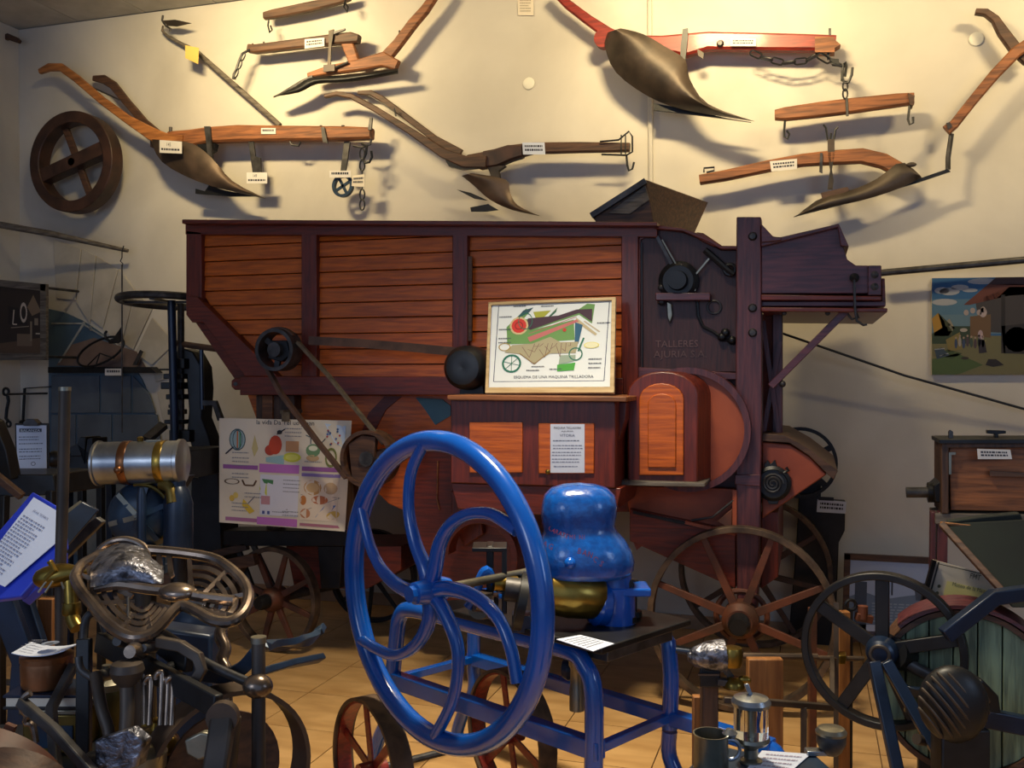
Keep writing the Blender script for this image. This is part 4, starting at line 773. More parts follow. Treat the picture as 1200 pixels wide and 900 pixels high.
k.rect(.32, .52, .62, .9, (216, 216, 228)); k.rect(.64, .54, .93, .92, (226, 210, 190)); k.text('la vida Da Tel uo y pan', .28, .05, .045, (40, 44, 56), .44)
k.ell(.14, .2, .06, .1, (150, 176, 178)); k.ell(.43, .24, .05, .09, (190, 70, 44)); k.ell(.39, .29, .04, .05, (176, 66, 48)); k.poly([(.36, .36), (.5, .33), (.5, .42), (.36, .4)], (150, 186, 190)); k.rect(.51, .2, .61, .3, (200, 150, 104)); k.ell(.56, .35, .07, .045, (214, 214, 70)); k.ell(.72, .28, .055, .06, (110, 146, 104)); k.ell(.72, .35, .05, .03, (190, 160, 120)); k.oval(.86, .34, .04, .08, .012, (120, 130, 70)); k.poly([(.27, .15), (.3, .28), (.27, .36), (.25, .28)], (200, 186, 130))
k.poly([(.8, .03), (.96, .05), (.96, .25), (.88, .2)], (196, 210, 226)); k.ell(.37, .65, .055, .07, (206, 210, 80)); k.poly([(.32, .56), (.43, .57), (.42, .61), (.33, .6)], (70, 130, 84)); k.poly([(.47, .68), (.62, .71), (.61, .79), (.47, .74)], (110, 104, 116)); k.ell(.53, .8, .035, .04, (110, 92, 80)); k.ell(.73, .62, .07, .07, (196, 150, 92)); k.ell(.87, .62, .055, .055, (196, 166, 130)); k.ell(.66, .74, .025, .045, (190, 120, 60)); k.ell(.79, .73, .065, .04, (188, 110, 72)); k.poly([(.76, .89), (.83, .78), (.92, .77), (.88, .83)], (48, 110, 184)); k.ell(.68, .86, .04, .045, (190, 130, 92)); k.ell(.9, .86, .055, .035, (208, 176, 92), r=-.4); k.poly([(.19, .76), (.28, .87), (.24, .9), (.18, .82)], (214, 180, 60)); k.ell(.1, .76, .02, .03, (210, 176, 80)); k.ell(.13, .73, .02, .03, (210, 186, 100))
k.L(2).ell(.73, .62, .05, .045, (214, 180, 130)); k.ell(.72, .26, .035, .025, (226, 226, 200)); k.ell(.56, .35, .05, .028, (228, 228, 110)); k.oval(.14, .2, .06, .1, .006, (70, 90, 96)); k.oval(.14, .2, .035, .09, .005, (70, 90, 96)); k.rect(.135, .12, .145, .28, (190, 110, 60)); k.rect(.155, .13, .165, .27, (70, 140, 90)); k.line([(.05, .34), (.11, .27)], .012, (40, 44, 56)); k.oval(.1, .6, .055, .025, .012, (96, 76, 56)); k.line([(.18, .58), (.2, .63), (.27, .63), (.29, .58)], .014, (96, 70, 48)); k.line([(.23, .8), (.28, .73)], .008, (110, 110, 120)); k.line([(.7, .22), (.7, .16), (.66, .14)], .008, (70, 96, 110)); k.line([(.76, .24), (.81, .17)], .008, (70, 80, 80)); k.ell(.46, .12, .02, .02, (34, 36, 40)); k.line([(.44, .14), (.5, .09)], .01, (34, 36, 40)); k.line([(.7, .82), (.95, .7)], .004, (110, 110, 120)); k.line([(.64, .69), (.94, .7)], .004, (120, 100, 90)); k.rect(.34, .86, .36, .89, (80, 90, 150)); k.rect(.38, .86, .4, .89, (80, 90, 150)); k.rect(.33, .72, .4, .8, (190, 140, 150))
for u, v_, n in ((.1, .32, 1), (.1, .37, 3), (.5, .08, 3), (.1, .52, 2), (.5, .56, 4), (.2, .7, 2), (.1, .8, 3), (.66, .38, 1), (.42, .86, 1), (.5, .85, 2)): k.lines(u, v_, u+.13, n, .035, .008, (130, 130, 140))
for i in range(14): k.ell(.82+random.random()*.12, .08+random.random()*.14, .008, .01, random.choice([(80, 110, 170), (180, 80, 80), (70, 90, 130)]))
k.done(o, 'drawn_pictures'); tabp, _, _ = card(None, [(330, 483), (339, 483), (339, 494), (330, 494)], 4.665); part('tape_tab', tabp, 'jute', o)
part('backing_rod', MB().bar([P(330, 483, 4.69), V((P(330, 483, 4.69).x, 4.9, P(330, 483, 4.69).z))], .02, .02, (0, 0, 1)), 'jute', o)
# ================================================================ BLUE MILL
def q3(l): return [Q(*a) for a in l]
def smooth(pts, n=5):
    pts = [V(p) for p in pts]; out = []
    for i in range(len(pts)-1):
        p0, p1, p2, p3 = pts[max(i-1, 0)], pts[i], pts[i+1], pts[min(i+2, len(pts)-1)]
        for j in range(n):
            g = j/n; out.append(.5*((2*p1)+(p2-p0)*g+(2*p0-5*p1+4*p2-p3)*g*g+(3*p1-p0-3*p2+p3)*g**3))
    return out+[pts[-1]]
mu = V((math.cos(math.radians(-27)), math.sin(math.radians(-27)), 0)); mw = V((-mu.y, mu.x, 0)); mb0 = V((-.679, 3.027, 0))
def ML(a, b, z): return mb0+mu*a+mw*b+V((0, 0, z))
M = thing('maize_mill', 'glossy blue hand mill with a large curved-spoke flywheel on a blue tubular stand', 'mill', (ML(-.45, .2, 0)))
BL = 'blue_paint'
fr = part('stand', MB().tube(smooth([ML(-1.02, 0, .30), ML(-.98, 0, .55), ML(-.95, 0, .665), ML(-.86, 0, .70), ML(-.5, 0, .70), ML(-.10, 0, .70), ML(-.02, 0, .665), ML(.02, 0, .58), ML(.02, 0, .3)], 4), .031, 12), BL, M)
part('stand_tube', MB().tube(smooth([ML(-.98, .42, .34), ML(-.97, .42, .6), ML(-.88, .42, .69), ML(-.5, .42, .69), ML(-.05, .42, .69), ML(.02, .42, .60), ML(.02, .42, .36)], 4), .029, 12), BL, fr)
for a, b, s_ in ((-1.02, 0, -1), (-.98, .42, -1), (.02, 0, 1), (.02, .42, 1)):
    part('leg', MB().tube(smooth([ML(a, b, .35), ML(a, b, .26), ML(a+s_*.06, b, .16), ML(a+s_*.10, b, .07), ML(a+s_*.11, b, 0)], 4), .028, 12), BL, fr)
part('cross_bar', MB().bar([ML(-1.01, 0, .405), ML(.05, 0, .405)], .05, .06, (0, 0, 1)), BL, fr, .004); part('cross_bar', MB().bar([ML(-1.0, .42, .40), ML(.42, .42, .40)], .05, .05, (0, 0, 1)), BL, fr, .004)
part('cross_bar', MB().bar([ML(-1.0, 0, .40), ML(-.98, .42, .40)], .03, .03, (0, 0, 1)), BL, fr, .003); part('cross_bar', MB().bar([ML(.02, 0, .40), ML(.02, .42, .40)], .03, .03, (0, 0, 1)), BL, fr, .003)
part('swan_foot', MB().tube(smooth([ML(.35, .42, .40), ML(.43, .42, .39), ML(.46, .42, .30), ML(.46, .42, 0)], 4), .024, 10), BL, fr)
part('bed_plate', MB().box(ML(-.27, .215, .735), .70, .50, .022, Matrix.Rotation(math.radians(-27), 3, 'Z')), 'black_iron', M, .004)
part('drawer_pan', MB().box(ML(-.2, .215, .70), .50, .36, .04, Matrix.Rotation(math.radians(-27), 3, 'Z')), 'iron', M, .004)
# flywheel
fh = Q(505, 692, 3.0); fu = V((math.cos(math.radians(-30)), math.sin(math.radians(-30)), 0)); fn = V((-fu.y, fu.x, 0))
def FP(px, py, off=0):
    d = ray(px, py); t = (fh+fn*off-EYE).dot(fn)/d.dot(fn); return EYE+d*t
fw_ = part('flywheel', MB().torus(Q(513, 692, 3.0), fn, .466, .034, 72, 16), BL, M)
for l in ([(502, 688), (498, 666), (486, 634), (479, 596), (482, 553), (497, 520)], [(504, 690), (510, 664), (516, 636), (530, 613), (551, 602), (577, 603), (606, 622)], [(504, 694), (524, 690), (554, 698), (582, 722), (598, 758), (606, 800)],
          [(504, 696), (517, 710), (533, 746), (537, 778), (530, 822), (510, 862)], [(503, 698), (504, 722), (495, 746), (478, 763), (456, 767), (424, 750)], [(502, 694), (477, 692), (451, 672), (434, 640), (423, 596)]):
    p_ = smooth([FP(*a) for a in l], 5); n = len(p_); part('spoke', MB().tube(p_, [.027-.008*min(1, i/n*1.6) for i in range(n)], 12), BL, fw_)
part('hub', MB().lathe([(.02, -.07), (.034, -.065), (.040, -.02), (.05, .0), (.04, .04), (.03, .07)], fh, fn, 24), BL, fw_)
part('hub_nut', MB().lathe([(.026, -.085), (.026, -.065)], fh, fn, 8), BL, fw_)
sh0, sh1 = fh, fh+fn*.95
part('shaft', MB().cyl(sh0, sh1, .014, 14), 'tin', M)
# bearings and crank gear between wheel and casting
def MBk(px0, py0, px1, py1, d, m, dp=.05, nm='bearing', bv=.003): 
    A = [Q(px0, py0, d), Q(px1, py0, d), Q(px1, py1, d), Q(px0, py1, d)]; return part(nm, MB().prism(A, FWH*dp), m, M, bv)
part('shaft_sleeve', MB().cyl(Q(520, 692, 3.1), Q(552, 688, 3.2), .016, 14), 'copper', M); MBk(546, 684, 560, 700, 3.2, 'black_iron', .03)
MBk(570, 640, 578, 720, 3.22, 'black_iron', .10, 'bearing_post'); MBk(553, 642, 594, 647, 3.2, 'black_iron', .12, 'bearing_cap'); MBk(588, 646, 594, 720, 3.2, 'black_iron', .06, 'bearing_post')
part('yoke', MB().tube(smooth(q3([(548, 712, 3.2), (556, 700, 3.2), (562, 680, 3.2), (570, 668, 3.2), (578, 680, 3.22), (586, 690, 3.24), (606, 690, 3.25), (616, 680, 3.25), (628, 672, 3.28)]), 4), .016, 10), BL, M)
part('sleeve', MB().cyl(Q(578, 684, 3.2), Q(606, 684, 3.22), .025, 18), 'brass', M); part('collar', MB().cyl(Q(592, 690, 3.2), Q(610, 692, 3.2), .04, 20), 'iron', M)
part('crank_disc', MB().cyl(Q(606, 704, 3.18), Q(616, 706, 3.18), .095, 26), 'black_iron', M); part('crank_disc', MB().cyl(Q(561, 708, 3.22), Q(566, 708, 3.24), .05, 26), 'tin', M)
part('cam', MB().cyl(Q(556, 704, 3.18), Q(574, 706, 3.2), .035, 18), 'cast_shiny', M); MBk(600, 722, 622, 742, 3.25, 'navy', .08); MBk(560, 700, 584, 712, 3.3, 'black_iron', .08)
# casting
dC = 3.34; rows = []; 
prof = [(566, 679, 4), (568, 679, 20), (572, 679, 33), (580, 679, 41), (592, 679, 44), (604, 678, 44), (614, 678, 42), (622, 680, 43), (632, 683, 49), (644, 684, 55), (656, 685, 58), (666, 685, 57), (672, 684, 52), (675, 684, 40)]
vs = []; seg = 32
for y, cx, hw in prof:
    c_ = Q(cx, y, dC); r_ = hw/F*dC
    for i in range(seg):
        a = 2*math.pi*i/seg; e = .8; ca, sa = math.cos(a), math.sin(a); ca = math.copysign(abs(ca)**e, ca); sa = math.copysign(abs(sa)**e, sa)
        vs.append(c_+RT*(ca*r_)+FWH*(sa*min(r_, .16)*.85))
n = len(prof); cast = part('casting', MB().add(vs, [(j*seg+i, j*seg+(i+1) % seg, (j+1)*seg+(i+1) % seg, (j+1)*seg+i) for j in range(n-1) for i in range(seg)]+[tuple(range(seg)), tuple(range(n*seg-1, (n-1)*seg-1, -1))]), 'blue_rough', M, 0, None, 60)
part('casting_shoulder', MB().tube(smooth(q3([(690, 618, dC-.02), (706, 640, dC-.02), (717, 662, dC), (721, 692, dC)]), 5), [.045+.016*min(1, i/8) for i in range(16)], 20), 'blue_rough', cast)
part('casting_leg', MB().tube(smooth(q3([(652, 640, dC), (644, 664, dC), (640, 690, dC), (638, 738, dC)]), 4), [.07, .066, .06, .05, .045, .04, .036, .034, .033, .032, .032, .034, .04], 18), 'blue_rough', cast)
col0 = Q(722, 748, dC); col0.z = .746
part('column', MB().cyl(col0, (col0.x, col0.y, 1.6-(248/F)*dC), .066, 28), BL, cast)
fl = Q(724, 690, dC); part('flange', MB().box(fl+RT*.012, .19, .13, .028, Matrix.Rotation(YAW, 3, 'Z')), BL, cast, .006)
for px, d in ((737, dC-.02), (744, dC+.06)): 
    a = Q(px, 683, d); part('bolt', MB().cyl((a.x, a.y, .74), a, .008, 10), 'black_iron', cast); part('nut', MB().lathe([(.02, 0), (.02, .015), (.012, .03)], a-V((0, 0, .018)), (0, 0, 1), 6), 'black_iron', cast); part('nut', MB().lathe([(.026, 0), (.026, .02)], (a.x, a.y, .75), (0, 0, 1), 8), 'black_iron', cast)
part('drum', MB().lathe([(.06, 0), (.076, .01), (.084, .08), (.078, .17), (.055, .2)], Q(640, 692, dC-.06), Q(703, 699, dC-.04)-Q(640, 692, dC-.06), 32), 'brass', M)
part('drum_collar', MB().lathe([(.05, 0), (.078, .03), (.078, .06), (.03, .08)], Q(688, 706, dC-.04), Q(720, 708, dC)-Q(688, 706, dC-.04), 28), BL, cast)
part('drum_strap', MB().bar(q3([(640, 699, dC-.13), (683, 706, dC-.12)]), .006, .006), BL, M)
def pxtext(s_, path, h, m, par, dd, curve=0):              # raised letters along a px path
    n = len(s_)
    for i, ch in enumerate(s_):
        if ch == ' ': continue
        t = i/max(1, n-1)*(len(path)-1); k = min(int(t), len(path)-2); g = t-k; x, y = (path[k][0]*(1-g)+path[k+1][0]*g, path[k][1]*(1-g)+path[k+1][1]*g)
        sl = math.atan2(-(path[k+1][1]-path[k][1]), path[k+1][0]-path[k][0]); vs, fs = glyphs(ch); c_ = None; s0 = h/F*dC*1.35
        # depth: on the casting's front face
        hw = next((p for p in prof if p[0] >= y), prof[-1]); r_ = hw[2]/F*dC; cx = (x-hw[1])/hw[2]; sa = max(0, 1-abs(cx)**2.5)**.4; o = Q(x, y, dC-sa*min(r_, .16)*.85-.006-dd)
        A = []
        for p in vs: X = (p.x*math.cos(sl)-p.y*math.sin(sl))*s0*.8; Yy = (p.x*math.sin(sl)+p.y*math.cos(sl))*s0; A.append(o+RT*X+UP*Yy)
        part('raised_letter', MB().loft(A, [p+FWH*.012 for p in A]) if 0 else MB().add(A, fs), m, par)
pxtext('R.GARATE', [(634, 614), (648, 624), (662, 630)], 5.5, 'red_letter', cast, .004); pxtext('MINI', [(667, 632), (684, 632)], 5.5, 'red_letter', cast, .004)
pxtext('PAG', [(629, 636), (642, 642)], 7, 'red_letter', cast, .0); pxtext('BAN', [(676, 648), (688, 652)], 7, 'red_letter', cast, .004); pxtext('CS', [(694, 656), (702, 662)], 7, 'red_letter', cast, .03)
part('mounting_bolt', MB().sphere(Q(668, 660, dC-.14), .02), BL, cast)
pc_ = [Z(652, 749, .75), Z(680, 744, .75), Z(720, 754, .75), Z(695, 763, .75)]
o = solo('paper_sheet', MB().prism(pc_, (0, 0, -.002)), 'paper_cool', 'white printed sheet lying on the black bed plate of the blue mill', 'paper'); k = Ink(pc_, (0, 0, 1)); k.lines(.1, .15, .9, 6, .12, .04, (110, 114, 130)); k.done(o)
part('oil_glass', MB().lathe([(.025, 0), (.025, .07), (.022, .08), (.022, .14), (.028, .15), (.028, .2)], Q(676, 832, 3.2), (0, 0, 1), 20), 'tin', M); part('pan_wheel', MB().lathe([(.03, 0), (.04, .02), (.03, .05)], Q(660, 783, 3.3), (1, 0, 0), 18), 'navy', M)
part('tail_screw', MB().cyl(Q(780, 757, 3.4), Q(815, 764, 3.4), .012, 12), 'iron', M)
# small truck with red wheels
wa, wb_ = Q(436, 905, 3.3), Q(598, 862, 3.62); wa.z = wb_.z = .25; axx = (wb_-wa).normalized()
TR = thing('wheel_axle', 'pair of small iron wheels with red painted spokes on one axle under the blue flywheel', 'wheels', ((wa+wb_)/2*1).xyz-V((0, 0, .25)))
for c_ in (wa, wb_):
    W = part('wheel', MB().ring(c_, axx, .24, .075, .012, 48), 'tyre_iron', TR); part('inner_rim', MB().ring(c_, axx, .231, .05, .012, 48), 'red_paint', W)
    aa, bb_ = frame(axx)
    for i in range(6): d = aa*math.cos(i*1.047+.3)+bb_*math.sin(i*1.047+.3); part('spoke', MB().bar([c_+d*.02, c_+d*.23], .03, .008, axx), 'red_paint', W)
    part('hub', MB().cyl(c_-axx*.05, c_+axx*.05, .03, 14), 'red_paint', W)
part('axle', MB().cyl(wa-axx*.02, wb_, .013, 10), 'iron', TR)
# ================================================================ LEFT BACKGROUND
# black press with hand wheel
t = thing('iron_press', 'tall black iron press with a flat horizontal hand wheel left of the threshing machine', 'press', Z(215, 720, 0))
dP = 6.15
part('hand_wheel', MB().torus(Q(199, 353, dP), V((0, 0.06, 1)), .305, .024, 48, 10), 'iron', t)
for a in (0.3, 1.9, 3.4, 5.0): part('wheel_spoke', MB().bar([Q(199, 354, dP), Q(199, 354, dP)+V((math.cos(a), math.sin(a), 0))*.30], .03, .015, (0, 0, 1)), 'iron', t)
part('stem', MB().cyl(Q(212, 356, dP), Q(212, 560, dP), .022, 12), 'iron', t); part('screw', MB().cyl(Q(201, 352, dP-.1), Q(205, 520, dP-.1), .026, 12), 'navy', t)
def qslab(px, d, dp): A = [Q(a, b, d) for a, b in px]; return MB().prism(A, V((0, dp, 0)))
part('frame', qslab([(206, 412), (214, 408), (226, 412), (236, 430), (238, 455), (236, 490), (244, 510), (252, 540), (257, 562), (232, 562), (226, 530), (219, 505), (221, 480), (218, 440), (208, 436)], dP, .12), 'black_iron', t, .008)
for q in ((191, 438, 214, 444), (188, 448, 212, 456), (194, 462, 214, 468), (196, 480, 206, 486), (192, 492, 214, 497), (198, 504, 222, 518), (200, 420, 216, 432), (186, 432, 200, 434), (197, 474, 201, 478)): part('cast_block', qslab([(q[0], q[1]), (q[2], q[1]), (q[2], q[3]), (q[0], q[3])], dP-.05, .12), 'black_iron', t, .004)
part('rod', MB().tube(q3([(206, 402, dP), (225, 405, dP), (262, 410, dP)]), .02, 8), 'dark_wood', t); part('side_rod', MB().tube(q3([(236, 410, dP), (237, 480, dP)]), .014, 8), 'navy', t)
part('crank', MB().bar(q3([(238, 472, dP), (252, 472, dP), (259, 492, dP)]), .035, .03), 'iron', t); part('base_pillar', qslab([(224, 560), (256, 560), (262, 690), (222, 690)], dP, .2), 'black_iron', t, .006)
# drum with galvanised cylinder on a stand
t = thing('seed_cleaner', 'old machine with a shiny galvanised cylinder on a navy cast body', 'machine', Z(170, 860, 0)); dD = 3.9
ca, cb = Q(114, 543, dD), Q(215, 541, dD); ax = cb-ca; Lc = ax.length
part('cylinder', MB().lathe([(.088, 0), (.092, .004), (.092, .012), (.086, .016), (.086, Lc-.02), (.092, Lc-.016), (.092, Lc-.002), (.088, Lc)], ca, ax, 40), 'galvanised', t)
for f, m in ((.31, 'copper'), (.72, 'brass')): part('band', MB().lathe([(.088, 0), (.089, .002), (.089, .03), (.088, .032)], ca+ax*f, ax, 40), m, t)
part('buckle', MB().sphere(ca+ax*.35-FWH*.09-V((0, 0, .02)), .018), 'copper', t); part('filler_knob', MB().lathe([(.012, 0), (.014, .015), (.006, .02)], ca+ax*.5+V((0, 0, .086)), (0, 0, 1), 14), 'brass', t); part('lid_strip', MB().bar([ca+ax*.58+V((0, 0, .088)), ca+ax*.75+V((0, 0, .088))], .03, .006, (0, 0, 1)), 'tin', t)
part('saddle', qslab([(140, 560), (205, 560), (196, 575), (150, 575)], dD+.02, .14), 'navy', t, .004)
part('round_body', MB().lathe([(.0, -.05), (.06, -.05), (.105, -.03), (.13, 0), (.14, .05), (.13, .1)], Q(163, 605, dD), FWH, 36), 'dull_blue', t)
part('brass_edge', MB().torus(Q(163, 605, dD), FWH, .128, .01, 36, 8, math.pi*.45, math.pi*1.25), 'brass_dull', t)
for a in (.4, 1.3, 2.3, 3.4, 4.4, 5.4): part('rib', MB().bar([Q(163, 605, dD-.05), Q(163, 605, dD-.02)+(RT*math.cos(a)+V((0, 0, math.sin(a))))*.118], .02, .03, FWH), 'tin' if a in (2.3, 3.4) else 'dull_blue', t)
part('pump_tube', MB().lathe([(.018, 0), (.018, .2), (.01, .23)], Q(166, 640, dD-.1), (0, 0, 1), 16), 'navy', t); part('yoke_pipe', MB().tube(smooth(q3([(190, 567, dD-.02), (200, 572, dD-.04), (203, 590, dD-.06)]), 4), .026, 14), 'brass_dull', t)
part('air_bottle', MB().lathe([(.055, 0), (.058, .02), (.058, .2), (.045, .25), (.03, .27), (.03, .29)], Q(209, 648, dD-.02), (0, 0, 1), 24), 'navy', t)
part('pillar', MB().cyl(Q(168, 640, dD), V((Q(168, 640, dD).x, Q(168, 640, dD).y, 0)), .05, 16), 'black_iron', t); part('side_leg', MB().cyl(Q(209, 645, dD), V((Q(209, 645, dD).x, Q(209, 645, dD).y, 0)), .03, 12), 'black_iron', t)
part('foot_plate', MB().box(Z(180, 840, .02)*1, .4, .35, .04), 'black_iron', t)
# workbench behind with dark things
t = thing('work_bench', 'black workbench with iron legs below the grey arch, cluttered with dark ironwork', 'bench', Z(150, 780, 0)); dB = 5.2
part('bench_top', qslab([(58, 532), (222, 528), (222, 561), (60, 562)], dB, .4), 'black_iron', t, .006)
for x in (66, 96, 118, 214): a = Q(x, 560, dB+.05); part('leg', MB().bar([a, V((a.x, a.y, 0))], .035, .035), 'black_iron', t, .003)
for x in (80, 130): a = Q(x, 562, dB+.4); part('rear_leg', MB().bar([a, V((a.x, a.y, 0))], .04, .04), 'navy', t, .003)
part('vice', qslab([(82, 535), (82, 524), (90, 520), (94, 512), (100, 512), (100, 530), (102, 514), (108, 513), (108, 534)], dB-.02, .12), 'black_iron', t, .004)
part('round_tool', MB().sphere(Q(64, 538, dB-.05), .045), 'black_iron', t); part('leaning_bar', MB().bar(q3([(192, 498, 5.4), (172, 515, 5.3)]), .05, .03), 'iron', t)
# clip board notice
t = thing('clipboard', 'black clipboard with a white printed page in front of the dark bench at left', 'notice', Z(35, 700, 0))
dN = 4.6; A = q3([(17, 496, dN), (57, 496, dN), (57, 552, dN-.04), (18, 554, dN-.04)]); part('board', MB().prism(A, FWH*.012), 'black_plastic', t, .004)
A2 = q3([(19.5, 498.5, dN-.003), (54.5, 498.5, dN-.003), (55, 550, dN-.043), (20.5, 551.5, dN-.043)]); pg = part('page', MB().prism(A2, -FWH*.003), 'paper_cool', t); k = Ink([p-FWH*.003 for p in A2], -FWH)
k.rect(.1, .07, .85, .15, (60, 66, 84)); k.L(2).text('BALANZA', .14, .14, .055, (220, 226, 236), .66); k.L(1).lines(.08, .25, .75, 2, .06, .02, (90, 96, 116)); k.lines(.08, .4, .9, 1, .06, .02, (90, 96, 116)); k.lines(.08, .52, .85, 2, .06, .02, (90, 96, 116)); k.lines(.08, .68, .8, 2, .06, .02, (90, 96, 116)); k.oval(.55, .86, .07, .04, .02, (60, 66, 84)); k.done(pg)
part('clip', qslab([(27, 495), (31, 491), (39, 491), (44, 496), (44, 499), (27, 499)], dN-.02, .03), 'iron', t, .002)
part('stand_rod', MB().cyl(Q(37, 553, dN+.02), V((Q(37, 553, dN).x, Q(37, 553, dN+.02).y, 0)), .012, 10), 'black_iron', t); part('back_sheet', qslab([(14, 532), (52, 540), (52, 556), (14, 556)], dN+.01, .004), 'label_white', t)
# dark machine at the far left
t = thing('iron_machine', 'dark iron machine frame with slanted arms at the left edge under the clipboard', 'machine', Z(-20, 860, 0)); dM = 4.2
part('slanted_arm', MB().bar(q3([(-30, 488, dM), (-6, 500, dM), (6, 530, dM), (12, 562, dM)]), .07, .06), 'black_iron', t, .004); part('table', qslab([(-40, 556), (62, 556), (66, 580), (-40, 585)], dM, .3), 'black_iron', t, .006)
part('wood_shaft', MB().bar(q3([(-20, 545, dM-.1), (26, 582, dM-.1)]), .03, .03), 'dark_wood', t, .003)
for l in ([(5, 580, dM), (0, 720, dM)], [(60, 575, dM), (62, 770, dM)], [(-20, 580, dM), (-30, 800, dM)]): a, b = q3(l); part('leg', MB().bar([a, b, V((b.x, b.y, 0))], .035, .035), 'black_iron', t, .004)
part('wheel', MB().ring(Q(15, 740, dM+.3), FWH, .24, .03, .02, 36), 'iron', t)
for a in (.2, 1.25, 2.3): c_ = Q(15, 740, dM+.3); d = (RT*math.cos(a)+V((0, 0, math.sin(a))))*.23; part('wheel_spoke', MB().bar([c_-d, c_+d], .012, .012, FWH), 'iron', t)
# ================================================================ LEFT FOREGROUND
# blue binder on a black stand
t = thing('reading_stand', 'dark stand with slanted navy legs and a wooden post holding the open blue binder', 'stand', Z(40, 1100, 0)*1)
dS = 2.75
for l in ([(2, 700, dS), (30, 775, dS), (20, 900, dS)], [(22, 700, dS+.1), (52, 790, dS+.1)]):
    pts = q3(l); e = pts[-1]; part('leg', MB().bar(pts+[V((e.x, e.y, 0))], .07, .03, FWH), 'navy', t, .004)
part('wooden_post', MB().bar([Q(57, 700, dS+.15), Q(56, 780, dS+.15), V((Q(56, 780, dS+.15).x, Q(56, 780, dS+.15).y, 0))], .045, .045, FWH), 'tan_wood_v', t, .003)
part('rest_board', qslab([(-30, 712), (8, 700), (25, 706), (120, 612), (112, 606), (98, 616)], dS+.16, .02), 'iron', t, .003)
tb_ = thing('blue_binder', 'open blue ring binder with a long printed page, propped on the dark stand', 'binder', Q(30, 700, dS)); dS2 = 2.68
bo = Q(38, 640, dS2); nb = (-FWH*.80-RT*.28+V((0, 0, .62))).normalized()
def BP(px, py, off=0): d = ray(px, py); return EYE+d*((bo+nb*off-EYE).dot(nb)/d.dot(nb))
part('cover', MB().prism([BP(-30, 655), BP(38, 576), BP(72, 596), BP(76, 640), BP(24, 699), BP(-30, 706)], -nb*.02), 'binder_blue', tb_, .004)
part('cover_spine', MB().prism([BP(72, 642, .0), BP(72, 664, -.02), BP(26, 705, -.02), BP(24, 698, .0)], -nb*.03), 'binder_blue', tb_, .003)
A2 = [BP(40, 583, .006), BP(69, 600, .006), BP(69, 634, .006), BP(6, 688, .006), BP(-28, 672, .006)]
pg = part('page', MB().prism(A2, nb*.002), 'paper_cool', tb_); k = Ink([BP(40, 583, .008), BP(84, 609, .008), BP(8, 694, .008), BP(-36, 666, .008)], nb); k.text('FICHA TECNICA', .2, .14, .03, (110, 116, 150), .4); k.lines(.1, .22, .68, 18, .04, .014, (120, 124, 150)); k.done(pg)
part('cover_flap', MB().prism([Q(76, 640, dS2+.02), Q(76, 604, dS2+.06), Q(96, 588, dS2+.1), Q(115, 598, dS2+.12), Q(77, 642, dS2+.03)], FWH*.012), 'navy', tb_, .002)
part('ring_bar', MB().bar([Q(78, 602, dS2+.11), Q(96, 589, dS2+.14)], .012, .012), 'tin', tb_)
# vertical pipe with brass tap
t = thing('standpipe', 'tall dark iron pipe standing in front of the open blue binder', 'pipe', V((Q(75, 700, 2.5).x, Q(75, 700, 2.5).y, 0)))
part('pipe', MB().tube([Q(76, 457, 2.5), Q(74, 560, 2.5), Q(71, 665, 2.5), V((Q(71, 700, 2.5).x, Q(71, 700, 2.5).y, 0))], .0145, 16), 'steel_dark', t)
part('pipe_cap', MB().lathe([(.0155, 0), (.0155, .01)], Q(76, 458, 2.5), (0, 0, 1), 16), 'tin', t)
tp_ = part('tap_body', MB().lathe([(.012, -.06), (.022, -.05), (.028, -.03), (.03, 0), (.024, .03), (.015, .05), (.012, .08)], Q(68, 674, 2.45), Q(90, 670, 2.45)-Q(60, 676, 2.45), 20), 'brass', t)
part('tap_spout', MB().tube(smooth(q3([(82, 680, 2.45), (83, 695, 2.44), (84, 715, 2.43), (86, 727, 2.42), (91, 736, 2.41)]), 4), .018, 14), 'brass', tp_)
part('tap_collar', MB().lathe([(.022, 0), (.024, .006), (.022, .03)], Q(84, 720, 2.43), (0, 0, 1), 16), 'brass', tp_); part('tap_key', MB().bar(q3([(50, 682, 2.43), (64, 668, 2.42), (58, 657, 2.42)]), .012, .012), 'brass', tp_, .002)
for l in ([(45, 694, 2.4), (54, 682, 2.4)], [(53, 694, 2.4), (62, 681, 2.4)], [(72, 682, 2.4), (75, 690, 2.4)]): part('tap_prong', MB().tube(q3(l), .003, 6), 'tin', tp_)
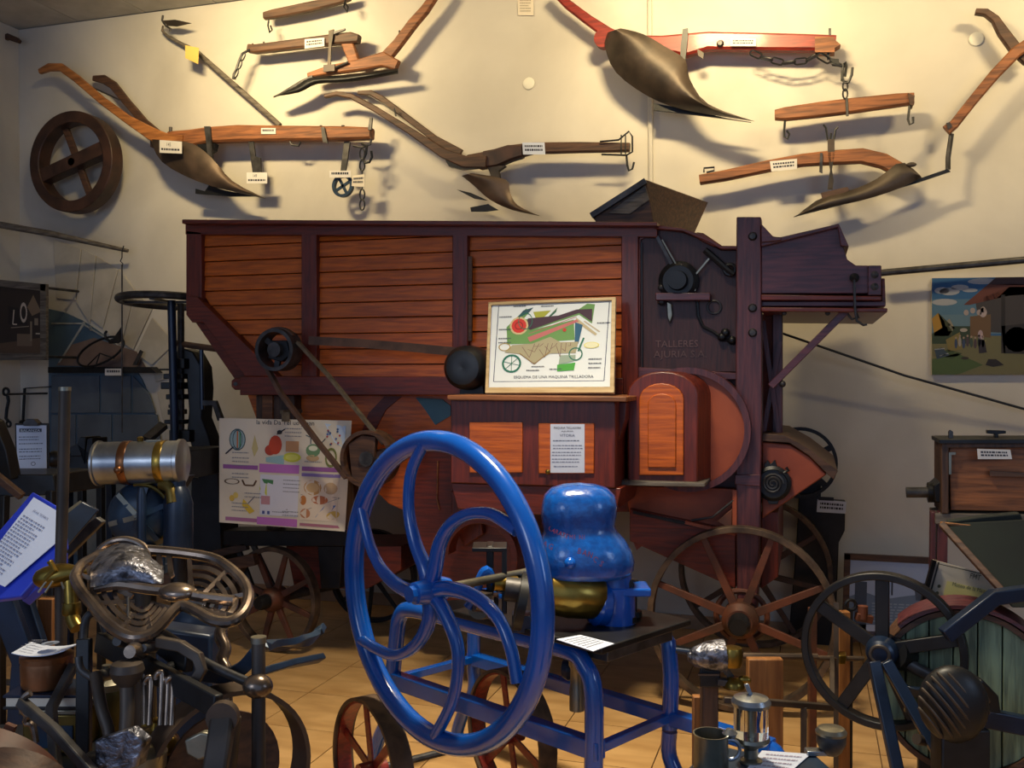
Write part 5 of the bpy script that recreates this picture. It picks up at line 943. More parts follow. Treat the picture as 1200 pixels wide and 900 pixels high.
# ---- double iron seat on the mower
t = thing('mower', 'black iron horse mower with a shiny double pierced seat in the left foreground', 'mower', V((Q(190, 800, 2.1).x, Q(190, 800, 2.1).y, 0))); K = .5
def sd(y): return 2.28-(y-640)/110*.30
rim = [(88, 676), (92, 667), (99, 660), (110, 654), (117, 650), (140, 645), (160, 644), (177, 645), (212, 648), (248, 654), (268, 665), (284, 680), (291, 695), (289, 710), (281, 722), (267, 729), (248, 726), (230, 716), (214, 710), (203, 716), (190, 731), (177, 743), (159, 748), (141, 742), (123, 727), (108, 708), (94, 690)]
part('seat', MB().tube([p for p in smooth(q3([(x, y, sd(y)) for x, y in rim+[rim[0]]]), 4)][:-1], .0125, 10, True), 'cast_shiny', t, 0, 'shiny pierced double seat'); seat = bpy.data.objects['seat']
R_ = {}
def rib(a, b, dip=.05, w_=.011, n=8, bow=0):
    pts = []
    for i in range(n+1):
        s_ = i/n; x = a[0]*(1-s_)+b[0]*s_; y = a[1]*(1-s_)+b[1]*s_+bow*math.sin(math.pi*s_); pts.append(Q(x, y, sd(y))-V((0, 0, dip*math.sin(math.pi*s_)*K)))
    part('seat_rib', MB().bar(pts, w_, .005, UP*.4-FWH), 'cast_shiny', seat)
LL = [(96, 674), (97, 690), (107, 707), (122, 725), (141, 738), (160, 744), (176, 739), (189, 728), (201, 713)]; LC = (170, 692)
RL = [(222, 656), (248, 658), (267, 668), (280, 682), (286, 697), (284, 712), (274, 722), (258, 722), (236, 712)]; RC = (226, 696)
for L_, C_ in ((LL, LC), (RL, RC)):
    for k_, w_ in ((.84, .011), (.66, .010), (.48, .009), (.3, .008)):
        pts = [Q(C_[0]+(x-C_[0])*k_, C_[1]+(y-C_[1])*k_, sd(C_[1]+(y-C_[1])*k_))-V((0, 0, .022*(1-k_)**.8)) for x, y in L_]
        part('seat_slat', MB().bar(smooth(pts, 3), w_, .005, UP*.7-FWH*.7), 'cast_shiny', seat)
    for x, y in L_[::2]: part('seat_rib', MB().bar([Q(x, y, sd(y)), Q(C_[0]+(x-C_[0])*.6, C_[1]+(y-C_[1])*.6, sd(C_[1]+(y-C_[1])*.6))-V((0, 0, .010)), Q(C_[0]+(x-C_[0])*.2, C_[1]+(y-C_[1])*.2, sd(C_[1]))-V((0, 0, .02))], .010, .005, UP*.5-FWH), 'cast_shiny', seat)
for a, b in (((104, 664), (112, 690)), ((114, 660), (122, 690)), ((124, 658), (130, 686)), ((186, 648), (190, 672)), ((198, 648), (202, 676))): rib(a, b, .02)
part('seat_ridge', MB().tube(smooth(q3([(112, 690, sd(690)), (140, 686, sd(688)), (170, 690, sd(692)), (205, 694, sd(694)), (240, 700, sd(700)), (275, 704, sd(704))]), 4), .012, 8), 'cast_shiny', seat)
part('seat_pommel', MB().sphere(Q(208, 694, sd(694)), .035, (1.3, 1, .6)), 'cast_shiny', seat)
rows = []
for i in range(9):
    v_ = i/8; row = []
    for j in range(19):
        u_ = j/18; x = 106+(190-106)*u_; yt = 664-28*math.sin(math.pi*min(1, u_*1.05))**.7*(1 if u_ < .8 else .6); yb = 688-18*math.sin(math.pi*u_)**2*.3-4*u_; y = yt*(1-v_)+yb*v_; row.append(Q(x, y, sd(y)-.02-.05*math.sin(math.pi*v_)*math.sin(math.pi*u_)))
    rows.append(row)
part('seat_back', MB().sheet(rows, FWH*.01), 'cast_hammered', seat)
part('seat_back_rim', MB().tube(smooth(q3([(112, 655, 2.26), (118, 643, 2.27), (130, 635, 2.28), (146, 632, 2.28), (162, 636, 2.27), (172, 645, 2.26), (175, 662, 2.24)]), 4), .008, 10), 'cast_shiny', seat)
# frame pieces
def mbar(l, w_, t_, m='iron', nm='frame_bar', down=False, bv=.003):
    p_ = q3(l); 
    if down: p_.append(V((p_[-1].x, p_[-1].y, 0)))
    return part(nm, MB().bar(p_, w_, t_, FWH), m, t, bv)
def mtube(l, r, m='iron', nm='rod', down=False, sm=True):
    p_ = q3(l); p_ = smooth(p_, 4) if sm and len(l) > 2 else p_
    if down: p_.append(V((p_[-1].x, p_[-1].y, 0)))
    return part(nm, MB().tube(p_, r, 12), m, t)
mbar([(99, 748, 2.1), (98, 905, 2.05)], .03, .02, 'black_iron', 'upright', True); mtube([(98, 750, 2.1), (100, 728, 2.12), (107, 719, 2.13), (118, 722, 2.14), (124, 740, 2.14)], .009, 'iron', 'loop')
mbar([(116, 752, 2.15), (190, 792, 2.0), (256, 828, 1.85)], .045, .02, 'black_iron', 'tool_bar'); mbar([(160, 735, 2.1), (205, 768, 2.05), (222, 778, 2.0)], .035, .02, 'black_iron', 'tool_bar')
mtube([(180, 738, 2.2), (196, 745, 2.1), (240, 776, 2.0), (292, 800, 1.95)], .010, 'iron', 'lever_rod'); mtube([(303, 752, 1.95), (303, 905, 1.9)], .014, 'steel_dark', 'standard', True); part('ball_joint', MB().sphere(Q(302, 804, 1.92), .028, (1.1, 1, .85)), 'cast_shiny', t)
part('standard_cap', MB().lathe([(.016, 0), (.016, .012)], Q(303, 753, 1.95), (0, 0, 1), 14), 'tin', t)
mtube([(262, 732, 2.2), (258, 745, 2.18), (264, 760, 2.16), (260, 775, 2.14), (266, 790, 2.12), (264, 830, 2.1)], .014, 'cast_shiny', 'twisted_spring'); mtube([(264, 800, 2.12), (265, 905, 2.1)], .016, 'iron', 'spring_post', True)
mbar([(185, 752, 2.0), (212, 757, 1.98), (232, 770, 1.97), (236, 785, 1.96), (226, 803, 1.96), (214, 812, 1.95)], .022, .02, 'steel_dark', 'curved_link')
mtube([(112, 790, 2.0), (119, 830, 1.95), (128, 862, 1.93), (124, 900, 1.9)], .012, 'steel_dark', 'lever', True); mtube([(119, 800, 2.0), (96, 786, 2.02), (92, 770, 2.03)], .008, 'iron', 'rod')
mtube([(148, 788, 1.96), (149, 830, 1.93), (147, 875, 1.9), (147, 905, 1.9)], .014, 'steel_dark', 'hand_lever', True); part('lever_knob', MB().lathe([(.012, 0), (.026, .015), (.034, .035), (.03, .05), (.01, .055)], Q(149, 806, 1.95), (0, 0, 1), 18), 'steel_dark', t)
for x, y in ((170, 798), (183, 792), (196, 798), (190, 800)): mtube([(x, y+4, 1.96), (x, y, 1.96), (x+4, y-4, 1.96), (x+7, y+2, 1.96), (x+5, 850, 1.93)], .006, 'cast_shiny', 'bent_rod')
mtube([(172, 772, 2.05), (172, 850, 1.98)], .012, 'cast_shiny', 'post'); mtube([(150, 700, 2.1), (150, 790, 2.0)], .003, 'iron', 'wire')
mbar([(262, 836, 1.83), (258, 868, 1.8), (252, 905, 1.78)], .045, .03, 'steel_dark', 'slotted_link', True, .006); part('link_pin', MB().lathe([(.03, 0), (.03, .02)], Q(263, 838, 1.83)-FWH*.02, FWH, 18), 'steel_worn', t); mtube([(274, 840, 1.85), (272, 870, 1.85), (268, 905, 1.85)], .014, 'steel_dark', 'link', True)
for i, (x, y, w_, h_, d, m) in enumerate([(165, 762, 22, 26, 2.0, 'cast_shiny'), (150, 750, 16, 20, 2.05, 'iron'), (180, 758, 14, 22, 2.02, 'iron'), (208, 782, 16, 12, 2.05, 'black_iron'), (128, 790, 14, 20, 2.05, 'iron')]): part('gear_boss', MB().lathe([(w_/2*.6/F*d, -.02), (w_/2/F*d, 0), (w_/2/F*d, .03), (w_/3/F*d, .05)], Q(x, y, d), (.2, -.9, .2), 14), m, t)
part('gear_housing', MB().sphere(Q(122, 895, 1.95), .045, (1.2, 1, .6)), 'iron', t); part('gear_plate', qslab([(110, 868), (150, 855), (168, 870), (160, 900), (112, 910)], 1.88, .03), 'cast_hammered', t, .004)
part('rail', MB().bar(q3([(24, 822, 2.0), (64, 856, 1.95), (112, 910, 1.85)]), .02, .02, FWH), 'iron', t, .003); part('rail', MB().bar(q3([(86, 780, 2.2), (60, 830, 2.1), (66, 905, 2.0)]), .02, .02, FWH), 'iron', t, .003)
part('scroll_bracket', MB().tube(smooth(q3([(36, 812, 2.0), (28, 818, 2.0), (26, 830, 2.0), (34, 838, 2.0), (38, 826, 2.0), (30, 846, 2.0), (38, 850, 2.0), (42, 870, 2.0)]), 4), .007, 8), 'cast_shiny', t)
part('blade_guard', qslab([(215, 868), (235, 858), (252, 862), (250, 885), (232, 892), (218, 884)], 1.88, .02), 'tin', t, .004)
part('oil_cup', MB().lathe([(.035, 0), (.045, .01), (.047, .04), (.03, .05), (.012, .055), (.012, .08)], Q(168, 905, 1.95), (0, 0, 1), 20), 'tin', t)
# mower rear shield wheel
part('land_wheel', MB().ring(Q(265, 905, 2.05), (FWH*.75-RT*.6).normalized(), .175, .07, .010, 48), 'steel_worn', t)
part('wheel_disc', MB().lathe([(.13, 0), (.13, .008), (.03, .03)], Q(262, 905, 2.08), (FWH*.75-RT*.6), 32), 'dark_wood', t)
# blue curved drawbar parts on the floor behind
part('drawbar', MB().bar(smooth(q3([(376, 736, 2.5), (366, 748, 2.4), (345, 752, 2.3), (318, 754, 2.1), (303, 762, 1.99), (285, 782, 2.0), (262, 792, 2.05), (236, 790, 2.1)]), 4), .028, .016, FWH), 'dull_blue', t, .003, 'dull blue curved drawbar')
part('drawbar', MB().bar(q3([(376, 771, 2.4), (340, 778, 2.2), (303, 788, 1.98)]), .026, .016, FWH), 'dull_blue', t, .003, 'dull blue straight drawbar')
# navy box behind the seat
t = thing('navy_tank', 'dark navy upright iron tank partly hidden behind the shiny mower seat', 'tank', V((Q(232, 800, 2.9).x, Q(232, 800, 2.9).y, 0)))
A = Q(232, 705, 2.9); part('tank_body', MB().lathe([(.085, 0), (.085, A.z-.05), (.075, A.z-.02), (.05, A.z)], (A.x, A.y, 0), (0, 0, 1), 28), 'navy', t); part('tank_band', MB().lathe([(.088, 0), (.088, .02)], (A.x, A.y, A.z-.14), (0, 0, 1), 28), 'dull_blue', t)
t = solo('engine_block', MB().prism(q3([(180, 735, 2.7), (248, 745, 2.7), (246, 1120, 2.7), (190, 1120, 2.7)]), FWH*.09), 'navy', 'plain dark navy iron block under the mower seat', 'machine', bev=.01)
# display chest with tins
dK = 1.98
MOW = t
t = thing('display_table', 'dark low display table in the bottom left corner carrying tins and boxes', 'table', V((Q(60, 900, 2.05).x, Q(60, 900, 2.05).y, 0))); top = Q(60, 880, 2.0)
ctr = V((Q(38, 885, 2.2).x, Q(38, 885, 2.2).y, .74)); Rz = Matrix.Rotation(YAW, 3, 'Z')
part('table_top', MB().box(ctr, .34, .28, .03, Rz), 'black_iron', t, .004)
for a, b in ((-.14, -.11), (.14, -.11), (-.14, .11), (.14, .11)): p_ = ctr+Rz @ V((a, b, 0)); part('leg', MB().bar([p_, V((p_.x, p_.y, 0))], .04, .04), 'black_iron', t)
zt = .755
def on(px, py, z): p_ = Z(px, py, z); return p_
b0 = Q(72, 862, 2.2); b0.z = zt; t = thing('tin_box', 'dark brass box at the bottom of the stack left of the mower', 'box', b0)
part('box_body', MB().box(b0+V((0, 0, .045)), .13, .10, .09, Rz), 'brass_dull', t, .006); part('lid', MB().box(b0+V((0, 0, .095)), .14, .11, .012, Rz), 'tin', t, .003); part('panel', MB().box(b0+Rz @ V((.01, -.052, .04)), .08, .004, .05, Rz), 'dull_blue', t, .001)
b1 = b0+V((-.015, 0, .1015)); t = thing('book', 'thick dark book on the brass box under the copper tin', 'book', b1)
part('pages', MB().box(b1+V((0, 0, .016)), .17, .11, .02, Rz), 'paper_cream', t); part('cover', MB().box(b1+V((0, 0, .003)), .18, .12, .006, Rz), 'black_plastic', t, .001); part('cover', MB().box(b1+V((0, 0, .029)), .18, .12, .006, Rz), 'navy', t, .001)
b2 = b1+V((-.025, -.0, .0325)); t = thing('copper_tin', 'round copper-coloured tin on the dark book with sheets of paper on it', 'tin', b2)
part('tin_body', MB().lathe([(.05, 0), (.054, .004), (.056, .05), (.054, .062)], b2, (0, 0, 1), 36), 'copper', t); part('tin_lid', MB().lathe([(.057, 0), (.057, .012), (.052, .014)], b2+V((0, 0, .06)), (0, 0, 1), 36), 'copper', t)
b3 = b2+V((0, 0, .0745)); rows = [[b3+Rz @ V((-.058+.12*i/8, -.045+.09*j/4, .002+.010*(i/8-.5)**2*4+.006*(i/8)*(1-j/4))) for i in range(9)] for j in range(5)]
o = solo('paper_leaflet', MB().sheet(rows, (0, 0, .0015)), 'paper_cool', 'curled printed leaflet lying on top of the copper tin', 'leaflet'); k = Ink([rows[4][0]+V((0, 0, .0085)), rows[4][8]+V((0, 0, .0085)), rows[0][8]+V((0, 0, .0085)), rows[0][0]+V((0, 0, .0085))], (0, 0, 1)); k.ell(.55, .5, .16, .25, (120, 130, 150)); k.L(2).ell(.55, .55, .08, .12, (80, 84, 96)); k.lines(.08, .15, .35, 4, .18, .05, (120, 124, 140)); k.done(o)
t = MOW; o_ = V((Q(183, 892, 2.06).x, Q(183, 892, 2.06).y, zt))
part('oil_pot', MB().lathe([(.04, 0), (.05, .01), (.052, .04), (.048, .045)], o_, (0, 0, 1), 32), 'dull_blue', t); part('lid', MB().lathe([(.05, .0), (.053, .006), (.046, .024), (.03, .04), (.012, .045), (.008, .06), (.014, .066), (.0, .072)], o_+V((0, 0, .045)), (0, 0, 1), 32), 'brass', t)
o_ = V((Q(125, 830, 2.3).x, Q(125, 830, 2.3).y, zt))
part('tin_body', MB().lathe([(.055, 0), (.055, .10), (.05, .11)], o_, (0, 0, 1), 30), 'brass_dull', t); part('lid', MB().lathe([(.058, 0), (.058, .015), (.03, .03), (.01, .034), (.01, .05)], o_+V((0, 0, .105)), (0, 0, 1), 30), 'tin', t)
o_ = V((Q(283, 905, 2.25).x, Q(283, 905, 2.25).y, .62)); t = thing('copper_can', 'squat copper can at the bottom, seen behind the iron standard', 'can', V((o_.x, o_.y, 0)))
part('can_body', MB().lathe([(.06, 0), (.062, .01), (.062, .09), (.058, .10)], o_+V((0, 0, .03)), (0, 0, 1), 32), 'copper', t); part('can_lid', MB().lathe([(.064, 0), (.064, .015), (.05, .03)], o_+V((0, 0, .125)), (0, 0, 1), 32), 'brass_dull', t); part('can_stand', MB().cyl((o_.x, o_.y, 0), (o_.x, o_.y, .65), .03, 14), 'black_iron', t)
# rims bottom-left
t = thing('wheel_rims', 'rusty red and brown iron wheel rims cut off by the bottom left corner', 'wheel', V((Q(-30, 905, 1.9).x, Q(-30, 905, 1.9).y, 0)))
c_ = Q(-20, 935, 1.9); part('rim', MB().ring(c_, (FWH*.9+V((0, 0, .4))).normalized(), .16, .05, .012, 48), 'wheel_red', t); part('rim', MB().ring(Q(10, 950, 1.8), (FWH*.9+V((0, 0, .45))).normalized(), .11, .09, .012, 48), 'dark_wood', t); part('wheel_post', MB().cyl(c_, V((c_.x, c_.y, 0)), .04, 12), 'black_iron', t)
for a in (0.2, 1.2, 2.3): d = (RT*math.cos(a)+UP*math.sin(a))*.155; part('spoke', MB().bar([c_-d, c_+d], .02, .012, FWH), 'wheel_red', t)
# ================================================================ RIGHT SIDE
# dark board implement behind the rear wheel
t = thing('leaning_implement', 'tall near-black iron implement with a blue label leaning on the wall behind the rear wheel', 'implement', V((P(950, 770, 6.0).x, 6.0, 0)))
part('board', MB().slab([(937, 560), (944, 556), (962, 546), (962, 586), (991, 588), (990, 622), (983, 636), (978, 770), (922, 770), (933, 640)], 6.0, 6.1), 'black_iron', t, .006)
a = P(950, 770, 6.05); part('foot', MB().box((a.x, 6.05, a.z/2), .25, .10, a.z), 'black_iron', t)
card(t, [(958, 585), (992, 588), (991, 602), (957, 600)], 5.985, 2, 'paper_cool'); part('label_clip', MB().slab([(959, 582), (977, 583), (977, 587), (959, 586)], 5.98, 5.99), 'black_iron', t)
t = thing('spoked_pulley', 'dark iron spoked pulley showing above the sheet cover at the rear of the thresher', 'wheel', P(940, 590, 6.03)); c_ = P(938, 542, 5.95)
part('rim', MB().ring(c_, Yv, .2, .045, .02, 44), 'black_iron', t)
for i in range(5): d = V((math.cos(i*1.257+.5), 0, math.sin(i*1.257+.5))); part('spoke', MB().bar([c_+d*.03, c_+d*.2], .035, .02), 'black_iron', t)
part('hub', MB().cyl(c_-V((0, .05, 0)), c_+V((0, .04, 0)), .04, 14), 'black_iron', t)
# wooden box machine
YB_ = 4.55
t = thing('cutter_box', 'dark brown wooden box machine with a side shaft and white label at the right edge', 'machine', V((P(1160, 740, YB_).x, YB_+.2, 0)))
part('box_panel', MB().slab([(1112, 522), (1245, 524), (1245, 600), (1114, 598)], YB_, YB_+.2), 'brown_wood', t, .004); part('box_frame', MB().slab([(1103, 516), (1245, 516), (1245, 525), (1112, 525), (1112, 602), (1103, 602)], YB_-.03, YB_+.22), 'dark_wood_v', t, .004)
part('lid_edge', MB().slab([(1101, 515), (1247, 515), (1247, 520), (1101, 520)], YB_-.05, YB_+.24), 'black_iron', t, .002); part('latch', MB().slab([(1112, 530), (1120, 530), (1120, 533), (1115, 533), (1115, 556), (1112, 556)], YB_-.034, YB_-.028), 'tin', t)
part('t_knob', MB().slab([(1157, 504), (1179, 505), (1179, 508), (1170, 509), (1170, 516), (1166, 516), (1166, 509), (1157, 508)], YB_+.1, YB_+.14), 'black_iron', t, .002); part('peg', MB().slab([(1112, 515), (1112, 506), (1114, 504), (1117, 506), (1117, 515)], YB_+.05, YB_+.08), 'iron', t)
card(t, [(1145, 526), (1184, 527), (1186, 538), (1146, 538)], YB_-.045, 2)
sh_ = P(1062, 577, YB_+.1); part('shaft', MB().cyl(sh_, P(1118, 577, YB_+.1), .024, 16), 'iron', t); part('bearing', MB().cyl(P(1087, 577, YB_+.1), P(1112, 577, YB_+.1), .045, 18), 'black_iron', t); part('bearing_foot', MB().slab([(1094, 570), (1104, 562), (1112, 562), (1112, 592), (1096, 588)], YB_+.02, YB_+.2), 'black_iron', t, .004)
part('cross_rail', MB().slab([(1096, 602), (1245, 604), (1245, 612), (1096, 614)], YB_-.02, YB_+.2), 'grey_wood', t, .003)
for x0, x1, yy in ((1091, 1097, 0), (1099, 1111, 0)): A = px3([(x0, 600), (x1, 600), (x1-2, 730), (x0-3, 730)], YB_); A2 = [A[0], A[1], V((A[2].x, A[2].y, 0)), V((A[3].x, A[3].y, 0))]; part('leg', MB().prism(A2, (0, .06, 0)), 'purple_sheen_wood_v', t, .003)
a = P(1240, 600, YB_); part('leg', MB().box((a.x, YB_+.03, a.z/2), .06, .06, a.z), 'purple_sheen_wood_v', t, .003); part('hanging_rod', MB().slab([(1160, 552), (1240, 556), (1240, 560), (1160, 558)], YB_-.03, YB_-.01), 'dark_wood', t)
# root cutter: hopper + drum + flywheel + legs
t = thing('root_cutter', 'root cutter with dark green hopper, greenish wooden drum and black flywheel at right', 'root cutter', V((Q(1120, 900, 2.9).x, Q(1120, 900, 2.9).y, 0))); dR = 3.05
A = q3([(1104, 614, dR+.1), (1250, 606, dR+.1), (1250, 712, dR-.1), (1186, 712, dR-.1), (1130, 646, dR)]); part('hopper', MB().loft(A, [p+ray(1180, 650)*.35 for p in A]), 'dark_green', t, .004)
part('hopper_rim', MB().bar(q3([(1103, 614, dR+.08), (1140, 655, dR-.02), (1184, 703, dR-.12)]), .02, .02, FWH), 'dark_wood', t, .003); part('hopper_rim', MB().bar(q3([(1103, 613, dR+.1), (1200, 622, dR+.1), (1250, 618, dR+.1)]), .008, .02, FWH), 'tan_wood_v', t, .002)
part('hopper_wing', qslab([(1150, 606), (1196, 602), (1202, 620), (1110, 612)], dR+.12, .06), 'dark_green', t, .004)
dc = Q(1131, 812, dR); dax = (FWH+RT*.40).normalized(); fa, fb = frame(dax); RD = .245
# drum face boards
nb_ = 7
for i in range(nb_):
    x0 = -RD+2*RD*i/nb_+.002; x1 = -RD+2*RD*(i+1)/nb_-.002; m_ = 6; top_ = [(x0+(x1-x0)*j/m_) for j in range(m_+1)]
    A = [dc+fa*x+fb*math.sqrt(max(0, RD*RD-x*x)) for x in top_]+[dc+fa*x-fb*math.sqrt(max(0, RD*RD-x*x)) for x in reversed(top_)]
    part('drum_board', MB().prism(A, dax*.03), 'green_wood_v', t, .003)
part('drum_gap_backing', MB().lathe([(RD, 0), (RD, .02)], dc+dax*.032, dax, 40), 'dark_green', t); part('drum_rim', MB().ring(dc+dax*.1, dax, RD+.01, .22, .016, 56), 'dark_wood', t); part('drum_hood', MB().ring(dc+dax*.06, dax, RD+.03, .16, .012, 40, .25*math.pi, .75*math.pi), 'purple_wood', t)  # backing disc added behind the boards so the gaps between them stay dark
part('front_bar', MB().bar(q3([(1107, 745, dR-.12), (1165, 700, dR-.12), (1250, 688, dR-.12)]), .045, .04, FWH), 'navy', t, .004)
part('side_bar', MB().bar(q3([(1120, 836, dR-.2), (1160, 842, dR-.2), (1250, 860, dR-.2)]), .055, .04, FWH), 'navy', t, .005)
dk = part('shell_counterweight', MB().sphere(Q(1117, 825, dR-.28), .10, (.95, .5, 1.12)), 'black_iron', t)
for i in range(9):
    x = -.085+i*.021; L = math.sqrt(max(.0004, .1**2-x*x)); c0 = Q(1117, 825, dR-.28); dd = (RT*.62-UP*.78); nn_ = (RT*.78+UP*.62)
    pts = [c0+nn_*x+dd*(L*1.03*math.sin(a))-FWH*(.052*math.cos(a)*L/.1) for a in [(-.5+j/8)*math.pi*.95 for j in range(9)]]; part('raised_rib', MB().tube(pts, .0045, 6), 'steel_dark', dk)
part('weight_post', MB().bar([Q(1125, 850, dR-.25), V((Q(1125, 850, dR-.25).x, Q(1125, 850, dR-.25).y, 0))], .14, .08, FWH), 'black_iron', t, .006)
part('weight_arm', MB().bar(q3([(1140, 800, dR-.22), (1158, 818, dR-.2), (1160, 836, dR-.2)]), .05, .04, FWH), 'black_iron', t, .006)
for x in (1085, 1195, 1235): a = Q(x, 880, dR+.15); part('leg', MB().bar([a, V((a.x, a.y, 0))], .05, .05), 'black_iron', t, .004)
wc = Q(1034, 762, 3.1); wax = (FWH*.88+RT*.47).normalized(); wa_, wb2 = frame(wax); RW = .252
fwv = part('flywheel', MB().ring(wc, wax, RW-.012, .05, .024, 64), 'black_iron', t, .004)
for px, py in ((1034, 676), (1104, 752), (1072, 846), (984, 830), (970, 716)):
    d = ray(px, py); tt = (wc-EYE).dot(wax)/d.dot(wax); e = EYE+d*tt; e = wc+(e-wc).normalized()*(RW-.02); part('spoke', MB().bar([wc, e], .042, .022, wax), 'black_iron', fwv, .003)
part('hub', MB().lathe([(.03, -.06), (.042, -.05), (.05, -.02), (.05, .04)], wc, wax, 28), 'navy', fwv); part('hub_ring', MB().torus(wc-wax*.06, wax, .028, .006, 24, 8), 'steel_dark', fwv)
part('axle', MB().cyl(wc, dc-dax*.02, .02, 14), 'iron', t); part('bearing_block', MB().cyl(Q(1046, 765, 3.08), Q(1060, 768, 3.12), .05, 16), 'black_iron', t)
for l in ([(1024, 775, 3.0), (1052, 905, 2.9)], [(1038, 775, 3.0), (1075, 840, 2.95), (1112, 905, 2.85)]): p_ = q3(l); p_.append(V((p_[-1].x, p_[-1].y, 0))); part('frame_leg', MB().bar(p_, .036, .03, FWH), 'navy', t, .004)
part('curved_stay', MB().bar(smooth(q3([(1045, 790, 3.05), (1062, 808, 3.05), (1085, 812, 3.0)]), 4), .03, .02, FWH), 'navy', t, .003); part('stay', MB().bar(q3([(1060, 832, 3.0), (1085, 828, 3.0)]), .012, .012), 'tin', t); part('bolt', MB().cyl(Q(1074, 866, 2.9), Q(1084, 868, 2.92), .016, 12), 'steel_dark', t)
# certificate
dQ = 3.35; A = q3([(1094, 656, dQ), (1152, 672, dQ), (1188, 712, dQ), (1076, 722, dQ-.02)]); t = thing('certificate_board', 'pale framed certificate with a yellow block leaning behind the root cutter hopper', 'notice', V((Q(1100, 760, dQ).x, Q(1100, 760, dQ).y, 0)))
cb_ = part('sheet', MB().prism(A, FWH*.01), 'paper_cream', t); a = Q(1090, 722, dQ+.01); part('prop_stick', MB().bar([a, V((a.x, a.y, 0))], .02, .02), 'dark_wood', t)
k = Ink([Q(1094, 656, dQ-.002), Q(1200, 680, dQ-.002), Q(1182, 748, dQ-.022), Q(1076, 722, dQ-.022)], -FWH); k.line([(.06, .02), (.06, .9)], .018, (60, 60, 56)); k.line([(.06, .05), (.6, .05)], .012, (60, 60, 56)); k.rect(.2, .3, .85, .75, (214, 206, 140)); k.L(2).text('FMT', .42, .17, .1, (90, 90, 80), .12); k.text('Museo de la Maquina', .26, .36, .07, (90, 90, 80), .45); k.text('agricola antigua', .22, .58, .07, (90, 90, 80), .5); k.line([(.14, .8), (.7, .8)], .014, (60, 60, 56))
for v_ in (.42, .54, .66, .78): k.ell(.13, v_, .018, .03, (60, 64, 56))
k.done(cb_); part('dark_edge', MB().bar([A[0]-FWH*.004, A[3]-FWH*.004], .014, .012, FWH), 'black_iron', t)
# bench rods, wood board and things at the lower centre
t = thing('rod_frame', 'low frame of thin grey iron rods between the big wheel and the black flywheel', 'frame', V((Q(930, 860, 3.6).x, Q(930, 860, 3.6).y, 0)))
part('rod', MB().tube(q3([(870, 769, 3.7), (958, 770, 3.7)]), .014, 10), 'steel_worn', t); part('rod', MB().tube(q3([(955, 771, 3.7), (1012, 772, 3.7)]), .010, 10), 'steel_worn', t); part('block', qslab([(983, 768), (992, 768), (991, 779), (983, 779)], 3.66, .06), 'brass', t, .004)
part('flat_bar', MB().bar(q3([(848, 820, 3.35), (890, 822, 3.35), (977, 829, 3.4)]), .022, .02), 'steel_dark', t, .003); a = Q(942, 828, 3.38); part('leg', MB().bar([a, V((a.x, a.y, 0))], .022, .022), 'steel_dark', t, .002); a = Q(907, 772, 3.7); part('leg', MB().bar([a, V((a.x, a.y, 0))], .010, .010), 'iron', t)
part('upright', MB().bar(q3([(975, 829, 3.4), (975, 800, 3.5), (975, 771, 3.7)]), .016, .016), 'steel_dark', t); a = Q(980, 745, 3.7); part('post', MB().bar([Q(980, 706, 3.72), a, V((a.x, a.y, 0))], .018, .02), 'steel_dark', t); part('wood_post', MB().bar([Q(988, 716, 3.78), V((Q(988, 716, 3.78).x, Q(988, 716, 3.78).y, 0))], .045, .04, FWH), 'tan_wood_v', t, .003); part('rusty_post', MB().bar([Q(952, 712, 3.85), V((Q(952, 712, 3.85).x, Q(952, 712, 3.85).y, 0))], .03, .03, FWH), 'wheel_red', t, .003)
part('link_arm', MB().bar(q3([(1003, 722, 3.8), (1022, 726, 3.8)]), .03, .03), 'wheel_red', t, .003); part('ring', MB().torus(Q(997, 709, 3.8), FWH, .02, .007, 20, 8), 'black_iron', t); part('ring_stem', MB().bar([Q(997, 716, 3.8), V((Q(997, 716, 3.8).x, Q(997, 716, 3.8).y, 0))], .016, .016), 'black_iron', t); part('peg', MB().cyl(Q(1011, 725, 3.8), Q(1011, 710, 3.8), .02, 14), 'wheel_red', t)
t = thing('pump_stand', 'wooden post carrying a hammered dark casting and a brass bell-shaped cup', 'stand', V((Q(825, 860, 3.0).x, Q(825, 860, 3.0).y, 0))); dL = 3.0
part('wide_board', MB().bar([Q(896, 771, 3.45), V((Q(896, 771, 3.45).x, Q(896, 771, 3.45).y, 0))], .125, .04, FWH), 'tan_wood_v', t, .004); part('post', MB().bar([Q(831, 800, dL+.06), V((Q(831, 800, dL+.06).x, Q(831, 800, dL+.06).y, 0))], .05, .05, FWH), 'dark_wood_v', t, .004); part('post', MB().bar([Q(817, 815, dL+.12), V((Q(817, 815, dL+.12).x, Q(817, 815, dL+.12).y, 0))], .03, .03, FWH), 'tan_wood_v', t, .003)
part('clamp', qslab([(820, 782), (844, 782), (844, 806), (820, 806)], dL, .12), 'black_iron', t, .004); part('clamp_bar', qslab([(818, 790), (843, 790), (843, 792), (818, 792)], dL-.01, .02), 'steel_worn', t)
part('hammered_casting', MB().lathe([(.012, 0), (.03, .02), (.045, .06), (.05, .10), (.05, .115)], Q(806, 770, dL+.02), Q(845, 768, dL)-Q(806, 770, dL), 24), 'cast_hammered', t); part('nozzle', MB().tube(q3([(792, 762, dL+.04), (808, 764, dL+.03)]), .009, 10), 'navy', t)
